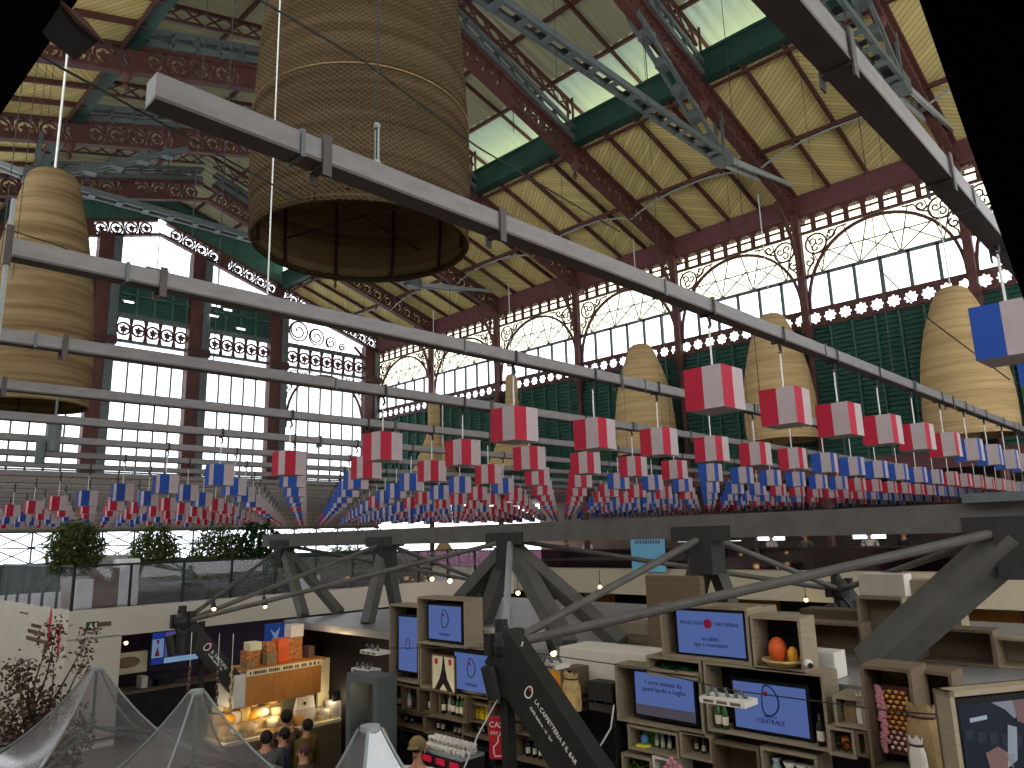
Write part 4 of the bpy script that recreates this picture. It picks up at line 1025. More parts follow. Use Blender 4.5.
# ---------------------------------------------------------------- fruit, bags, candy and other goods
def single(mb, name, m, label, cat, loc, group=None, smooth=True): return tag(mb.build(name, m, None, loc, smooth), label, cat, group)
x, y0, y1, z0, z1, dep = CR['c2']; cy = (y0+y1)/2; zf = z0+.03
bk = thing('straw_basket', 'flat straw basket under the fruit in the square oak crate', 'basket', (x+.1, cy, zf), 'straw baskets')
MB().lathe([(.001, 0), (.13, 0), (.2, .06), (.19, .065), (.12, .02), (.001, .02)], (x+.12, cy, zf), 18).build('bowl', M_straw, bk, smooth=True)
MB().tube([(x+.12+.195*cos(2*pi*k/20), cy+.195*sin(2*pi*k/20), zf+.06) for k in range(21)], .014, 6).build('rim', M_straw, bk)
single(MB().ball((x+.12, cy+.05, zf+.15), .1, 14, (.9, .9, 1.25)), 'fruit', M_orange, 'large orange red egg shaped fruit in the straw basket', 'fruit', (x+.12, cy+.05, zf+.03))
single(MB().ball((x+.12, cy-.1, zf+.11), .06, 12, (.9, .9, 1.4)), 'fruit', M_mango, 'smaller yellow fruit in the straw basket', 'fruit', (x+.12, cy-.1, zf+.03))
q = onx(808, 664, XP-.03)
cm = thing('camera_ball', 'small white surveillance camera at the corner of the fruit crate', 'camera', q)
MB().ball(q, .045, 12).build('body', M_woodw, cm, smooth=True); MB().tube([q, q+Vector((-.03, -.04, -.01))], .026, 10).build('lens', M_black, cm)
x, y0, y1, z0, z1, dep = CR['c13']; cy = (y0+y1)/2
single(MB().ball((x+.12, cy, z0+.1), .055, 12, (1, 1, 1.2)), 'fruit', M_orange, 'orange in the small crate of greenery', 'fruit', (x+.12, cy, z0+.03))
def foliage(mb, c, rx, ry, rz, n, ls, lw, droop=.3, seed=1):
    rr = random.Random(seed); c = Vector(c)
    for _ in range(n):
        while True:
            p = Vector((rr.uniform(-1, 1), rr.uniform(-1, 1), rr.uniform(-1, 1)))
            if p.length < 1: break
        P = c+Vector((p.x*rx, p.y*ry, p.z*rz)); d = Vector((rr.uniform(-1, 1), rr.uniform(-1, 1), rr.uniform(-1, .6)-droop)).normalized()
        s = d.cross(Vector((rr.uniform(-1, 1), rr.uniform(-1, 1), rr.uniform(-1, 1)))).normalized(); l = ls*rr.uniform(.6, 1.3); w = lw*rr.uniform(.7, 1.2)
        mb.add([P, P+d*l*.5+s*w, P+d*l, P+d*l*.5-s*w], [(0, 1, 2, 3)])
    return mb
tag(foliage(MB(), (x+.14, cy, z0+.1), .1, (y1-y0)*.4, .07, 220, .06, .014, 0, 3).build('greenery', M_bamboo, None, (x+.14, cy, z0+.03)), 'green leaves behind the orange in the small crate', 'leaves', None, 'stuff')
x, y0, y1, z0, z1, dep = CR['c3']; cy = (y0+y1)/2
tag(foliage(MB(), (x+.15, cy, z0+.08), .14, (y1-y0)*.45, .04, 700, .05, .012, -.3, 4).build('moss', M_moss, None, (x+.15, cy, z0+.03)), 'dark green moss in the flat oak crate', 'moss', None, 'stuff')
x, y0, y1, z0, z1, dep = CR['c8']; cy = (y0+y1)/2
tag(foliage(MB(), (x+.12, cy, z0+.14), .1, (y1-y0)*.4, .1, 420, .06, .014, 0, 5).build('greenery', M_bamboo, None, (x+.12, cy, z0+.03)), 'green leaves in the low crate at the bottom edge', 'leaves', None, 'stuff')
x, y0, y1, z0, z1, dep = CR['c6']
MB_ = MB().box((x+.2, y1-(y1-y0)*.45, z0+.03), (x+.22, y1-(y1-y0)*.1, z1-.03)); single(MB_, 'green_panel', mat('leaf_green_panel', '#3f8a3a', .6), 'bright green panel inside the low crate', 'panel', (x+.2, y1-(y1-y0)*.3, z0+.03), None, False)
yy = y1-(y1-y0)*.24; single(MB().ball((x+.1, yy, z0+.1), .045, 12, (1, 1, 1.4)), 'egg', mat('blue_egg', '#4f7fb8', .5), 'blue egg on a yellow lemon slice', 'egg', (x+.1, yy, z0+.03))
single(MB().lathe([(.001, 0), (.09, 0), (.095, .015), (.001, .03)], (x+.1, yy+.02, z0+.029), 16), 'lemon_slice', mat('lemon', '#d9cf3a', .6), 'yellow lemon slice under the blue egg', 'fruit', (x+.1, yy, z0+.029))
q = onx(674, 768, XP-.06); pf = thing('paper_flower', 'pink paper flower at the bottom edge between crates', 'flower', q-Vector((0, 0, .1)))
f = MB()
for k in range(14):
    a = k*2.4; r = .02+.006*k; f.ball(q+Vector((.3*r*cos(a), r*cos(a)*1.2, r*sin(a))), .04, 6, (.4, 1, .7))
f.build('petals', M_pink, pf, smooth=True); MB().tube([q, q-Vector((0, 0, .3))], .015, 6).build('stem', M_bamboo, pf)
x, y0, y1, z0, z1, dep = CR['c12']
def bag(c, w, h, m, label, name='paper_bag'):
    o = thing(name, label, 'bag', c); c = Vector(c)
    n = 10; rings = []
    for i, (u, s) in enumerate(((0, .95), (.3, 1.05), (.65, .95), (.85, .7), (1.0, .8))):
        rings.append([(c.x+w*.32*s*cos(2*pi*k/n), c.y+w*.5*s*(1+.06*(-1)**k)*sin(2*pi*k/n), c.z+h*u+(.02*(-1)**k if u == 1 else 0)) for k in range(n)])
    vs = [p for r in rings for p in r]; fs = [(i*n+k, i*n+(k+1) % n, (i+1)*n+(k+1) % n, (i+1)*n+k) for i in range(4) for k in range(n)]+[tuple(range(n))[::-1]]
    MB().add(vs, fs).build('body', m, o)
    MB().tube([(c.x+w*.24*cos(2*pi*k/12), c.y+w*.38*sin(2*pi*k/12), c.z+h*.85) for k in range(13)], .01, 5).build('tie', M_rustd, o)
bag((x+.14, y1-(y1-y0)*.38, z0+.03), .16, .22, M_sack, 'brown paper bag in the small oak crate'); bag((x+.1, y1-(y1-y0)*.75, z0+.03), .09, .25, M_woodw, 'white paper bag in the small oak crate')
q = onx(928, 768, XP-.3); bag((q.x, q.y, q.z-.1), .28, .58, M_sack, 'big burlap sack beside the candy board', 'burlap_sack')
q = onx(920, 775, XP-.45); bag((q.x, q.y, q.z-.05), .13, .32, M_woodw, 'small white paper bag in front of the burlap sack')
q = onx(572, 710, XP-.02); bag((q.x, q.y, q.z), .26, .42, M_straw, 'straw coloured sack with a mushroom shaped top behind the boom', 'straw_sack')
x, y0, y1, z0, z1, dep = CR['c15']
cb = thing('candy_board', 'pink board of wrapped yellow and red candies in the tall crate', 'board', (x+.2, (y0+y1)/2, z0+.03))
MB().box((x+.2, y0+.08, z0+.12), (x+.24, y1-.06, z1-.18)).build('board', M_rust, cb)
ruf = MB(); rr = random.Random(5)
for q in range(40): ruf.ball((x+.17, y1-.08+rr.uniform(-.025, .02), z0+.14+(z1-z0-.34)*q/39), .03, 6, (.6, 1, .8))
ruf.build('ruffle', M_pink, cb, smooth=True)
cy_ = mat('candy_yellow', '#d8b43a', .3); cr_ = mat('candy_red', '#8f2d33', .3); cw_ = mat('candy_white', '#d8d0c0', .3)
for i in range(7):
    for j in range(12):
        yy = y1-.13-(y1-y0-.25)*i/6; zz = z0+.17+(z1-z0-.4)*j/11
        MB().ball((x+.19, yy, zz), .017, 8, (.7, 1, 1)).build('candy', (cr_ if (i+j) % 2 else (cy_ if j > 3 else cw_)), cb, smooth=True)
x, y0, y1, z0, z1, dep = CR['s4']
for i in range(3):
    for j in range(2):
        yy = y1-(y1-y0)*(.3+.22*i); zz = z0+(z1-z0)*.47+.01+j*.085
        single(MB().box((x+.1, yy-.045, zz), (x+.2, yy+.045, zz+.075)), 'packet', mat('packet_yellow', '#d9b820', .6) if not (i or j) else MATS['packet_yellow'], 'yellow packet in the lit shelf crate', 'packet', (x+.15, yy, zz), 'yellow packets', False)
x, y0, y1, z0, z1, dep = CR['s8']; yy = y1-(y1-y0)*.2
single(MB().lathe([(.001, 0), (.05, 0), (.085, .08), (.08, .15), (.04, .2), (.035, .23), (.001, .23)], (x+.14, yy, z0+.03), 14), 'vase', M_mango, 'round orange vase on the shelf under the boom', 'vase', (x+.14, yy, z0+.03))
x, y0, y1, z0, z1, dep = CR['c11']
single(MB().lathe([(.001, 0), (.04, 0), (.06, .06), (.05, .12), (.03, .15), (.05, .2), (.001, .2)], (x+.12, y1-.1, z0+.03), 12), 'vase', M_bottlec, 'pale green vase in the crate of white cups', 'vase', (x+.12, y1-.1, z0+.03))
for k in range(3): yy = y1-.24-.12*k; single(MB().lathe([(.02, 0), (.025, .01), (.06, .1), (.055, .1), (.02, .02)], (x+.1, yy, z0+.12), 12), 'cup', M_woodw, 'white cup in the crate under the widest screen', 'cup', (x+.1, yy, z0+.12), 'white cups under the screen')
sp2 = thing('loudspeaker', 'black loudspeaker box on the cabinet behind the boom', 'loudspeaker', onx(600, 716, XP-.02))
q = onx(600, 697, XP); MB().box((q.x, q.y-.17, q.z-.16), (q.x+.2, q.y+.17, q.z+.16)).build('cabinet', M_black, sp2); MB().lathe([(.12, 0), (.1, .01), (.03, .02)], (0, 0, 0), 16)
MB().tube([(q.x-.001, q.y+.1*cos(2*pi*k/20), q.z+.1*sin(2*pi*k/20)) for k in range(21)], .01, 5).build('cone_ring', M_trussd, sp2)
# track-light trays
for px, py, x, lb in ((728, 697, 6.3, 'small white tray of fittings in front of the big emblem screen'), (548, 662, 6.5, 'small white tray of fittings under the lit spotlight'), (375, 650, 6.9, 'small white tray of fittings beside the upright screen'), (366, 668, 6.95, 'small white shelf box above the grey portal')):
    q = onx(px, py, x); t = thing('fitting_tray', lb, 'tray', q, 'white fitting trays')
    MB().box((q.x-.12, q.y-.22, q.z-.05), (q.x+.12, q.y+.22, q.z+.0)).build('tray', M_woodw, t)
    for k in range(3): MB().box((q.x-.122, q.y-.18+.13*k, q.z-.04), (q.x-.12, q.y-.08+.13*k, q.z-.015)).build('slot', M_woodd, t)
    f = MB(); rr = random.Random(px)
    for k in range(5): yy = q.y-.16+.08*k; f.tube([(q.x+rr.uniform(-.08, .05), yy, q.z), (q.x+rr.uniform(-.08, .05), yy+.03, q.z+.07)], .018, 6)
    f.build('fittings', M_grey, t)
wire('thin black cable strung along the cafe wall to the fitting trays', [onx(385, 648, 6.7), onx(500, 648, 6.3), onx(640, 668, 6.3), onx(730, 690, 6.3), onx(900, 712, 6.3), onx(1024, 720, 6.3)], .006)
wire('white cable hanging from the clamp joint down to the bar', [onx(523, 642, 5.75), onx(508, 680, 5.75), onx(478, 735, 5.7), onx(455, 790, 5.7)], .009, M_cord)
wire('white cable curling beside the black cabinet', [onx(614, 705, XP-.05), onx(611, 728, XP-.08), onx(601, 745, XP-.08), onx(594, 748, XP-.08)], .01, M_cord)
# red sign
q = onx(501, 738, 6.0); sg = thing('hanging_sign', 'red hanging sign with white hand lettering on the black post', 'sign', q-Vector((0, 0, .28)))
ux = (Vector((.5, -1, 0))).normalized(); nx = Vector((-1, -.5, 0)).normalized(); b = MB()
ob(b, q, ux, AZ, nx, .13, .21, .02).build('board', M_redsign, sg)
text('CASSA', .085, q+nx*.023+AZ*.135, ux, AZ, M_letter, sg); text('PAY HERE', .05, q+nx*.023+AZ*.05, ux, AZ, M_letter, sg)
fr = (q+nx*.023-AZ*.09, ux, AZ, nx)
MB().ribbon([(-.07, -.08), (-.08, .0), (-.03, .05), (-.02, .12), (.02, .13), (.03, .05), (.08, .0), (.07, -.08), (-.07, -.09)], .012, fr, .004).build('bell_drawing', M_letter, sg)
MB().beam(q+ux*.13+AZ*.17, q+ux*.42+AZ*.17, .03, .03).build('bracket', M_black, sg)
# bar counter, coffee machine and cups
q = onx(450, 750, 6.85); zc = q.z
bc = thing('bar_counter', 'dark back counter with pale top under the bottle shelves', 'counter', (6.85, 7.0, -E))
MB().box((6.65, 5.6, -E), (7.15, q.y+.75, zc-.48)).build('body', M_woodd, bc); MB().box((6.6, 5.6, zc-.48), (7.16, q.y+.78, zc-.43)).build('top', M_wood, bc)
cmach = thing('coffee_machine', 'wide black coffee machine with red lamps on the bar', 'coffee machine', (6.85, q.y, zc-.43))
MB().box((6.68, q.y-.45, zc-.43), (7.05, q.y+.45, zc-.03)).build('body', M_black, cmach); MB().box((6.66, q.y-.44, zc-.03), (7.06, q.y+.44, zc)).build('cup_rail', M_lgrey, cmach)
for k in range(3): MB().box((6.665, q.y-.36+.27*k, zc-.14), (6.68, q.y-.2+.27*k, zc-.07)).build('lamp', emit('red_lamp', '#d02040', 1.0) if k == 0 else MATS['red_lamp'], cmach)
for k in range(3): MB().tube([(6.66, q.y-.3+.27*k, zc-.22), (6.58, q.y-.3+.27*k, zc-.25)], .02, 6).build('portafilter', M_black, cmach)
cup0 = MB().lathe([(.02, 0), (.025, .005), (.038, .06), (.035, .06), (.02, .01)], (0, 0, 0), 10).build('coffee_cup', M_woodw, None, (0, 0, 0), True)
MB().tube([(0, .036, .045), (0, .055, .04), (0, .05, .02), (0, .033, .018)], .006, 5).build('handle', M_woodw, cup0)
first = True
for a in range(10):
    for b_ in range(3):
        for c_ in range(2 if b_ else 1):
            o = cup0 if first else dup(cup0); first = False
            put(o, (6.73+.1*b_, q.y-.39+.085*a, zc+.001+.062*c_), R.uniform(0, 6)); tag(o, 'white coffee cup in the heap on the coffee machine', 'cup', 'coffee cups on the machine')
# grey portal, dotted wall panel
pt = thing('portal_frame', 'tall grey portal frame standing beside the dotted cream panel', 'frame', (6.9, 10.9, -E))
ya, yb = onx(346, 715, 6.6).y, onx(377, 715, 6.6).y; zt = onx(360, 682, 6.6).z
MB().box((6.6, yb, -E), (6.95, yb+.1, zt)).build('jamb', M_grey, pt); MB().box((6.6, ya-.1, -E), (6.95, ya, zt)).build('jamb', M_grey, pt); MB().box((6.6, yb, zt), (6.95, ya, zt+.1)).build('lintel', M_grey, pt)
MB().box((6.93, yb+.1, -E), (6.95, ya-.1, zt)).build('back_board', M_truss, pt)
xa, xb = ony(318, 690, 13.3).x, ony(368, 690, 13.3).x; zt = ony(340, 656, 13.3).z
dp = thing('dotted_panel', 'cream wall panel with scattered dark truffle drawings', 'panel', (xa, 13.3, -E))
MB().box((xa, 13.3, -E+.9), (min(xb+.4, 8.38), 13.36, zt)).build('panel', M_cream, dp)
for px, py, r in ((339, 668, .06), (355, 683, .07), (331, 692, .06), (341, 705, .09), (355, 669, .04), (347, 697, .05)):
    q = ony(px, py, 13.29); MB().prism([(r*(1+.12*cos(3*t))*cos(t), r*1.15*sin(t)) for t in [2*pi*k/14 for k in range(14)]], (q, AX, AZ, -AY), .006).build('truffle_drawing', M_rustd, dp)

# ================================================================ TRUFFLE STALL
YS = 12.6
a, b = ony(246, 690, YS), ony(321, 680, YS)
ss = thing('stall_sign_board', 'orange wood fascia board with a lettered cream strip over the truffle counter', 'sign', (a.x, YS, -2.7))
MB().box((a.x, YS, -2.72), (b.x, YS+.6, -2.24)).build('board', M_oak, ss); MB().box((a.x-.2, YS+.02, -2.72), (a.x, YS+.6, -2.2)).build('end_panel', M_woodw, ss)
MB().box((a.x, YS-.012, -2.24), (b.x, YS+.02, -2.14)).build('cream_strip', M_cream, ss)
rr = random.Random(9); xx = a.x+.05; n = 0
stroke = MB()
while xx < b.x-.05:
    wd = rr.uniform(.015, .035)
    if rr.random() < .8: stroke.box((xx, YS-.016, -2.215), (xx+wd, YS-.012, -2.165))
    xx += wd+.012
stroke.build('lettering', M_rustd, ss)
MB().box((a.x, YS, -2.16), (b.x+.1, YS+.6, -2.12)).build('ledge', M_oak, ss)
lab = ['short brown box at the open end of the fascia ledge', 'patterned orange box on the fascia ledge', 'pale carton topmost on the patterned boxes', 'tall patterned box mid ledge', 'plain tan box in front mid ledge', 'amber box below the white carton', 'white carton highest on the ledge', 'dark brown box at the kiosk end of the ledge', 'patterned box under the white carton']
MG = [M_sack, mat('box_pattern', '#b0703c', .7, var=.6, scale=22), M_cream, MATS['box_pattern'], M_sack, M_orange, M_woodw, M_carton, MATS['box_pattern']]
for (u, w, z, h, d, i) in ((.02, .16, 0, .1, .05, 0), (.06, .26, .0, .26, .2, 1), (.1, .22, .26, .14, .2, 2), (.33, .2, .0, .36, .25, 3), (.27, .2, .0, .2, .05, 4), (.47, .22, .0, .4, .2, 5), (.64, .26, .4, .22, .2, 6), (.9, .12, 0, .2, .2, 7), (.62, .28, 0, .4, .22, 8)):
    x0 = a.x+(b.x-a.x)*u
    o = MB().box((x0, YS+d, -2.12+z), (x0+w, YS+d+.25, -2.12+z+h)).build('goods_box', MG[i], None, (x0+w/2, YS+d+.1, -2.12+z)); tag(o, lab[i], 'box', 'boxes on the fascia ledge')
    v = o.modifiers.new('b', 'BEVEL'); v.width = .008
ct = thing('display_counter', 'lit glass display counter of the truffle stall', 'counter', (7.0, YS+.3, -E)); CT = -3.3
MB().box((6.05, YS+.2, -E), (8.35, YS+.9, CT-.05)).build('base', M_woodd, ct); MB().box((6.05, YS+.2, CT-.05), (8.35, YS+.95, CT)).build('top', M_cream, ct)
MB().box((6.1, YS+.22, CT), (8.3, YS+.24, CT+.3)).build('glass_front', M_bal, ct)
for q in range(3): MB().box((6.1, YS+.3+.22*q, CT), (7.4, YS+.52+.22*q, CT+.06+.16*q)).build('step', M_straw, ct)
MB().box((6.6, YS+1.6, -E), (8.6, YS+1.7, -2.4)).build('wall_truffle_stall', M_cream)['kind'] = 'structure'
rr = random.Random(21); gm = [M_cream, M_mango, M_straw, M_woodw, mat('cheese', '#d8c27a', .6, var=.1)]
for k in range(44):
    tier = k % 3; big = k < 33
    x0 = (6.2+1.1*rr.random()) if big else (7.5+.75*rr.random()); y0 = YS+.41+.22*tier; m = gm[k % 5]; h = rr.uniform(.08, .2); r = rr.uniform(.07, .12); zb = CT+.06+.16*tier if big else CT
    mb = MB()
    if k % 2: mb.lathe([(.001, 0), (r, 0), (r*1.04, h*.5), (r, h), (.001, h*1.05)], (x0, y0, zb), 14)
    else: mb.ball((x0, y0, zb+r*.75), r, 10, (1.2, 1, .75))
    tag(mb.build('cheese_wheel' if k % 2 else 'bread_loaf', m, None, (x0, y0, zb), True), 'pale round cheese on the lit truffle counter' if k % 2 else 'plump loaf on the lit truffle counter', 'food', 'cheeses on the counter' if k % 2 else 'loaves on the counter')
q = ony(305, 715, YS+.5); st_ = thing('paper_cone_sign', 'white folded price sheet standing on the truffle counter', 'sign', (q.x, YS+.6, CT))
MB().hexa([(q.x-.22, YS+.45, CT), (q.x+.22, YS+.45, CT), (q.x+.22, YS+.65, CT), (q.x-.22, YS+.65, CT), (q.x-.15, YS+.55, -2.86), (q.x+.2, YS+.55, -2.86), (q.x+.2, YS+.57, -2.86), (q.x-.15, YS+.57, -2.86)]).build('sheet', M_woodw, st_)
MB().box((q.x-.02, YS+.51, -3.0), (q.x+.02, YS+.53, -2.95)).build('mark', M_dark, st_)
q = ony(338, 724, YS+.3); sc_ = thing('till', 'white till with a dark screen at the counter end', 'till', (q.x, YS+.4, CT))
MB().box((q.x-.13, YS+.3, CT), (q.x+.13, YS+.55, CT+.3)).build('body', M_woodw, sc_); MB().hexa([(q.x-.12, YS+.3, CT+.3), (q.x+.12, YS+.3, CT+.3), (q.x+.12, YS+.33, CT+.3), (q.x-.12, YS+.33, CT+.3), (q.x-.12, YS+.36, CT+.46), (q.x+.12, YS+.36, CT+.46), (q.x+.12, YS+.39, CT+.46), (q.x-.12, YS+.39, CT+.46)]).build('display', M_tvb, sc_)
for px, lb in ((190, 'string of sausages hanging by the post, nearest the stall screen'), (218, 'string of sausages hanging by the post, next to the truffle lettering'), (232, 'string of pale sausages hanging beside the orange board')):
    P = ony(px, 665, YS-.1); s = thing('sausage_string', lb, 'sausages', P, 'hanging sausage strings')
    MB().tube([P+Vector((0, 0, .5)), P-Vector((0, 0, .75))], .006, 5).build('string', M_cord, s)
    for k in range(7): MB().ball(P+Vector((.01*(-1)**k, 0, -.05-.1*k)), .035, 8, (.8, .8, 1.4)).build('sausage', M_rust if px < 232 else M_straw, s, smooth=True)
gp = MB(); gp.box((7.3, 13.62, -2.25), (12.5, 13.66, ZRF-.12)); o = gp.build('stall_fascia', M_balp, None, (9, 13.6, -2.25)); tag(o, 'dark glossy glass fascia under the grey stall roof', 'fascia')
q = ony(276, 640, 13.5); ps = thing('blue_poster', 'small blue lit poster on the glass fascia above the boxes', 'poster', (q.x, 13.55, q.z-.3))
MB().box((q.x-.2, 13.55, q.z-.3), (q.x+.2, 13.58, q.z+.3)).build('sheet', emit('poster_blue', '#2f4fa0', .7), ps)
MB().prism([(-.12, -.2), (-.02, .05), (-.1, .2), (.0, .12), (.1, .22), (.05, .0), (.14, -.2), (.02, -.06)], (Vector((q.x, 13.548, q.z)), AX, AZ, -AY), .004).build('pale_figure', emit('poster_pale', '#9ab4e0', .7), ps)

# ================================================================ MEZZANINE BLOCK BEHIND
MX, MY, MZ = 5.55, 20.0, -1.45
MB().box((MX, MY, -2.12), (20.5, MY+.25, MZ)).box((MX, MY, -E), (6.75, MY+.25, -2.1)).build('wall_mezzanine', M_wall)['kind'] = 'structure'
MB().box((MX, MY+.25, -E), (MX+.2, 27, MZ)).build('wall_mezzanine_side', M_wall)['kind'] = 'structure'
MB().box((MX+.2, MY+.25, MZ-.3), (20.5, 30, MZ-.02)).build('floor_mezzanine', M_floor)['kind'] = 'structure'
MB().box((6.75, MY+2.6, -E), (20.5, MY+2.7, -1.75)).build('wall_shop_back', M_purp)['kind'] = 'structure'
lm = MB().box((8.5, MY+.5, -1.84), (20, MY+.62, -1.8)).build('violet_strip_light', emit('violet_light', '#5b4a90', 1.2), None, (14, MY+.5, -1.8)); tag(lm, 'violet strip light under the mezzanine edge', 'light')
def wtext(body, px, py, size, m): 
    q = onx(px, py, MX-.01); return q
wp = thing('wall_lettering', 'grey lettering lines with red figures on the white corner wall', 'lettering', (MX, 22, -2.4))
for r, (py, l, h) in enumerate(((626, .9, .09), (632.5, 1.6, .1), (640, 1.9, .1), (613, .9, .04))):
    q = onx(36 if r < 3 else 24, py, MX-.006); rr = random.Random(r); yy = q.y+l/2
    k = 0; s = MB()
    while yy > q.y-l/2: wd = rr.uniform(.05, .12); s.box((MX-.008, yy-wd, q.z-h/2), (MX-.002, yy, q.z+h/2)); yy -= wd+.035
    s.build('letter_strokes', M_carton, wp)
for px, py, sc2 in ((50, 624, 1.0), (59, 638, .8)):
    q = onx(px, py, MX-.006); fr = (q, -AY, AZ, -AX)
    MB().prism([(-.1*sc2, .1), (-.12*sc2, -.2*sc2), (.0, -.6*sc2), (.12*sc2, -.4*sc2), (.1*sc2, .2*sc2), (.02, .45*sc2), (-.06, .3*sc2)], fr, .004).build('red_figure', M_redsign, wp)
    MB().prism([(-.28*sc2, -.1), (-.12*sc2, -.15), (-.12*sc2, .15), (-.26*sc2, .12)], fr, .004).build('red_patch', M_pink, wp)
q = ony(92, 626, MY-.01); ex = thing('exit_sign', 'small green running figure sign on the white wall', 'sign', q)
MB().box((q.x-.13, MY-.02, q.z-.1), (q.x+.13, MY, q.z+.1)).build('plate', mat('exit_green', '#174a33', .5), ex)
MB().prism([(-.03, .06), (.0, .07), (.01, .02), (.05, -.05), (.02, -.06), (-.02, -.01), (-.06, -.06), (-.08, -.05), (-.03, .02)], (Vector((q.x-.02, MY-.022, q.z)), AX, AZ, -AY), .004).build('figure', M_letter, ex)
MB().box((q.x+.06, MY-.024, q.z-.07), (q.x+.1, MY-.02, q.z+.07)).build('door_mark', M_letter, ex)
q = ony(104, 624, MY-.01); tag(MB().box((q.x-.16, MY-.02, q.z-.05), (q.x+.16, MY, q.z+.05)).build('red_plate', M_carton, None, (q.x, MY, q.z)), 'small brown red plate beside the green figure sign', 'sign')
# stall screens in the recess
a, b = ony(152, 648, MY+.8), ony(203, 642, MY+.8); z0, z1 = a.z-.42, a.z+.36
bs = thing('television', 'large bluish menu screen in the purple recess behind the post', 'television', (a.x, MY+.8, z0), 'flat screens of the stalls')
MB().box((a.x-.03, MY+.8, z0-.03), (b.x+.03, MY+.86, z1+.05)).build('housing', M_tvb, bs)
for u0, u1, v0, v1, h in ((0, .22, .2, .8, '#86a8d8'), (0, .22, .82, 1, '#2c40b0'), (.24, .6, .2, 1, '#6a5aa8'), (.24, 1, 0, .17, '#9cc4ee'), (0, .22, 0, .17, '#2c40b0'), (.64, .8, .25, 1, '#7a3048'), (.82, 1, .25, 1, '#20244a')):
    MB().box((a.x+(b.x-a.x)*u0, MY+.79, z0+(z1-z0)*v0), (a.x+(b.x-a.x)*u1, MY+.8, z0+(z1-z0)*v1)).build('screen_field', emit('menu_'+h.strip('#')+str(u0), h, .85), bs)
MB().prism([(.05, .1), (.12, .35), (.08, .5), (.16, .5), (.12, .35), (.18, .1)], (Vector((a.x+.02, MY+.788, z0+.1)), AX, AZ, -AY), .003).build('red_sausage', M_redsign, bs)
a = ony(125, 662, MY+1.0); o = MB().box((a.x-.5, MY+1, a.z-.3), (a.x+.55, MY+1.06, a.z+.22)).build('burger_poster', M_cream, None, (a.x, MY+1, a.z-.3)); tag(o, 'cream poster with a brown oval in the purple recess', 'poster'); 
e = MB().prism([(.32*cos(2*pi*k/16), .14*sin(2*pi*k/16)) for k in range(16)], (Vector((a.x+.05, MY+.995, a.z-.02)), AX, AZ, -AY), .004).build('brown_oval', M_sack, o); 
e.location = (0, 0, 0)
for px, py, lb in ((117, 648, 'warm pendant bulb in the purple recess, lower one'), (126, 643, 'warm pendant bulb in the purple recess, higher one')):
    q = ony(px, py, MY+1.2); t = thing('pendant_bulb', lb, 'lamp', q); MB().ball(q, .05, 10).build('bulb', M_bulb, t, smooth=True); MB().tube([q+Vector((0, 0, .04)), (q.x, q.y, -1.8)], .008, 5).build('flex', M_black, t); MB().lathe([(.03, .04), (.02, .09)], tuple(q), 8, True).build('socket', M_black, t)
for k, (px, py, w, h, m, lb) in enumerate(((160, 690, .6, .9, M_dark, 'dark shop cabinet in the purple recess'), (142, 684, .16, .4, M_woodw, 'pale narrow box on the shop counter'), (150, 682, .3, .2, M_purp, 'plum box on the shop counter'))):
    q = ony(px, py, MY+.9); o = MB().box((q.x-w/2, MY+.7, q.z-h/2), (q.x+w/2, MY+1.1, q.z+h/2)).build('shop_cabinet' if k == 0 else 'shop_box', m, None, (q.x, MY+.9, q.z-h/2)); tag(o, lb, 'cabinet' if k == 0 else 'box'); o.modifiers.new('b', 'BEVEL').width = .02
sc_ = thing('shop_counter', 'long dark counter of the purple recess shop', 'counter', (12, MY+.6, -E)); MB().box((7, MY+.5, -E), (20, MY+1.2, -3.6)).build('body', M_dark, sc_); MB().box((6.95, MY+.45, -3.6), (20, MY+1.25, -3.54)).build('top', M_woodd, sc_)
# balustrade
bl_ = thing('glass_balustrade', 'glass balustrade with slim dark posts around the plant terrace', 'balustrade', (MX, MY, MZ))
MB().box((MX+.04, MY+.04, MZ), (MX+.055, 27, MZ+1.02)).build('pane', M_bal, bl_); MB().box((MX+.04, MY+.04, MZ), (20.4, MY+.055, MZ+1.02)).build('pane', M_bal, bl_)
MB().box((MX+.02, MY+.02, MZ+1.0), (MX+.08, 27, MZ+1.05)).build('handrail', M_grey, bl_); MB().box((MX+.02, MY+.02, MZ+1.0), (20.4, MY+.08, MZ+1.05)).build('handrail', M_black, bl_)
for k in range(6): MB().box((MX+.02, MY+1.25*k+.02, MZ-.05), (MX+.08, MY+1.25*k+.08, MZ+1.02)).build('post', M_grey if k else M_black, bl_)
for k in range(1, 12): MB().box((MX+1.3*k, MY+.02, MZ-.05), (MX+1.3*k+.05, MY+.08, MZ+1.02)).build('post', M_black, bl_)
def planter(x0, x1, label):
    t = thing('planter', label, 'planter', ((x0+x1)/2, MY+.4, MZ), 'black terrace planters')
    MB().box((x0, MY+.4, MZ), (x1, MY+1.05, MZ+.45)).build('trough', M_inner, t); MB().box((x0-.02, MY+.38, MZ+.43), (x1+.02, MY+1.07, MZ+.47)).build('rim', M_black, t); MB().box((x0+.03, MY+.43, MZ+.47), (x1-.03, MY+1.02, MZ+.475)).build('soil', M_dark, t)
planter(ony(137, 600, MY+.2).x, ony(210, 598, MY+.2).x, 'black trough planter on the terrace below the two bamboos')
planter(ony(212, 598, MY+.2).x, ony(300, 590, MY+.2).x, 'black trough planter on the terrace below the leafy shrubs')
planter(ony(335, 590, MY+.2).x, ony(436, 580, MY+.2).x, 'black trough planter behind the truss legs')
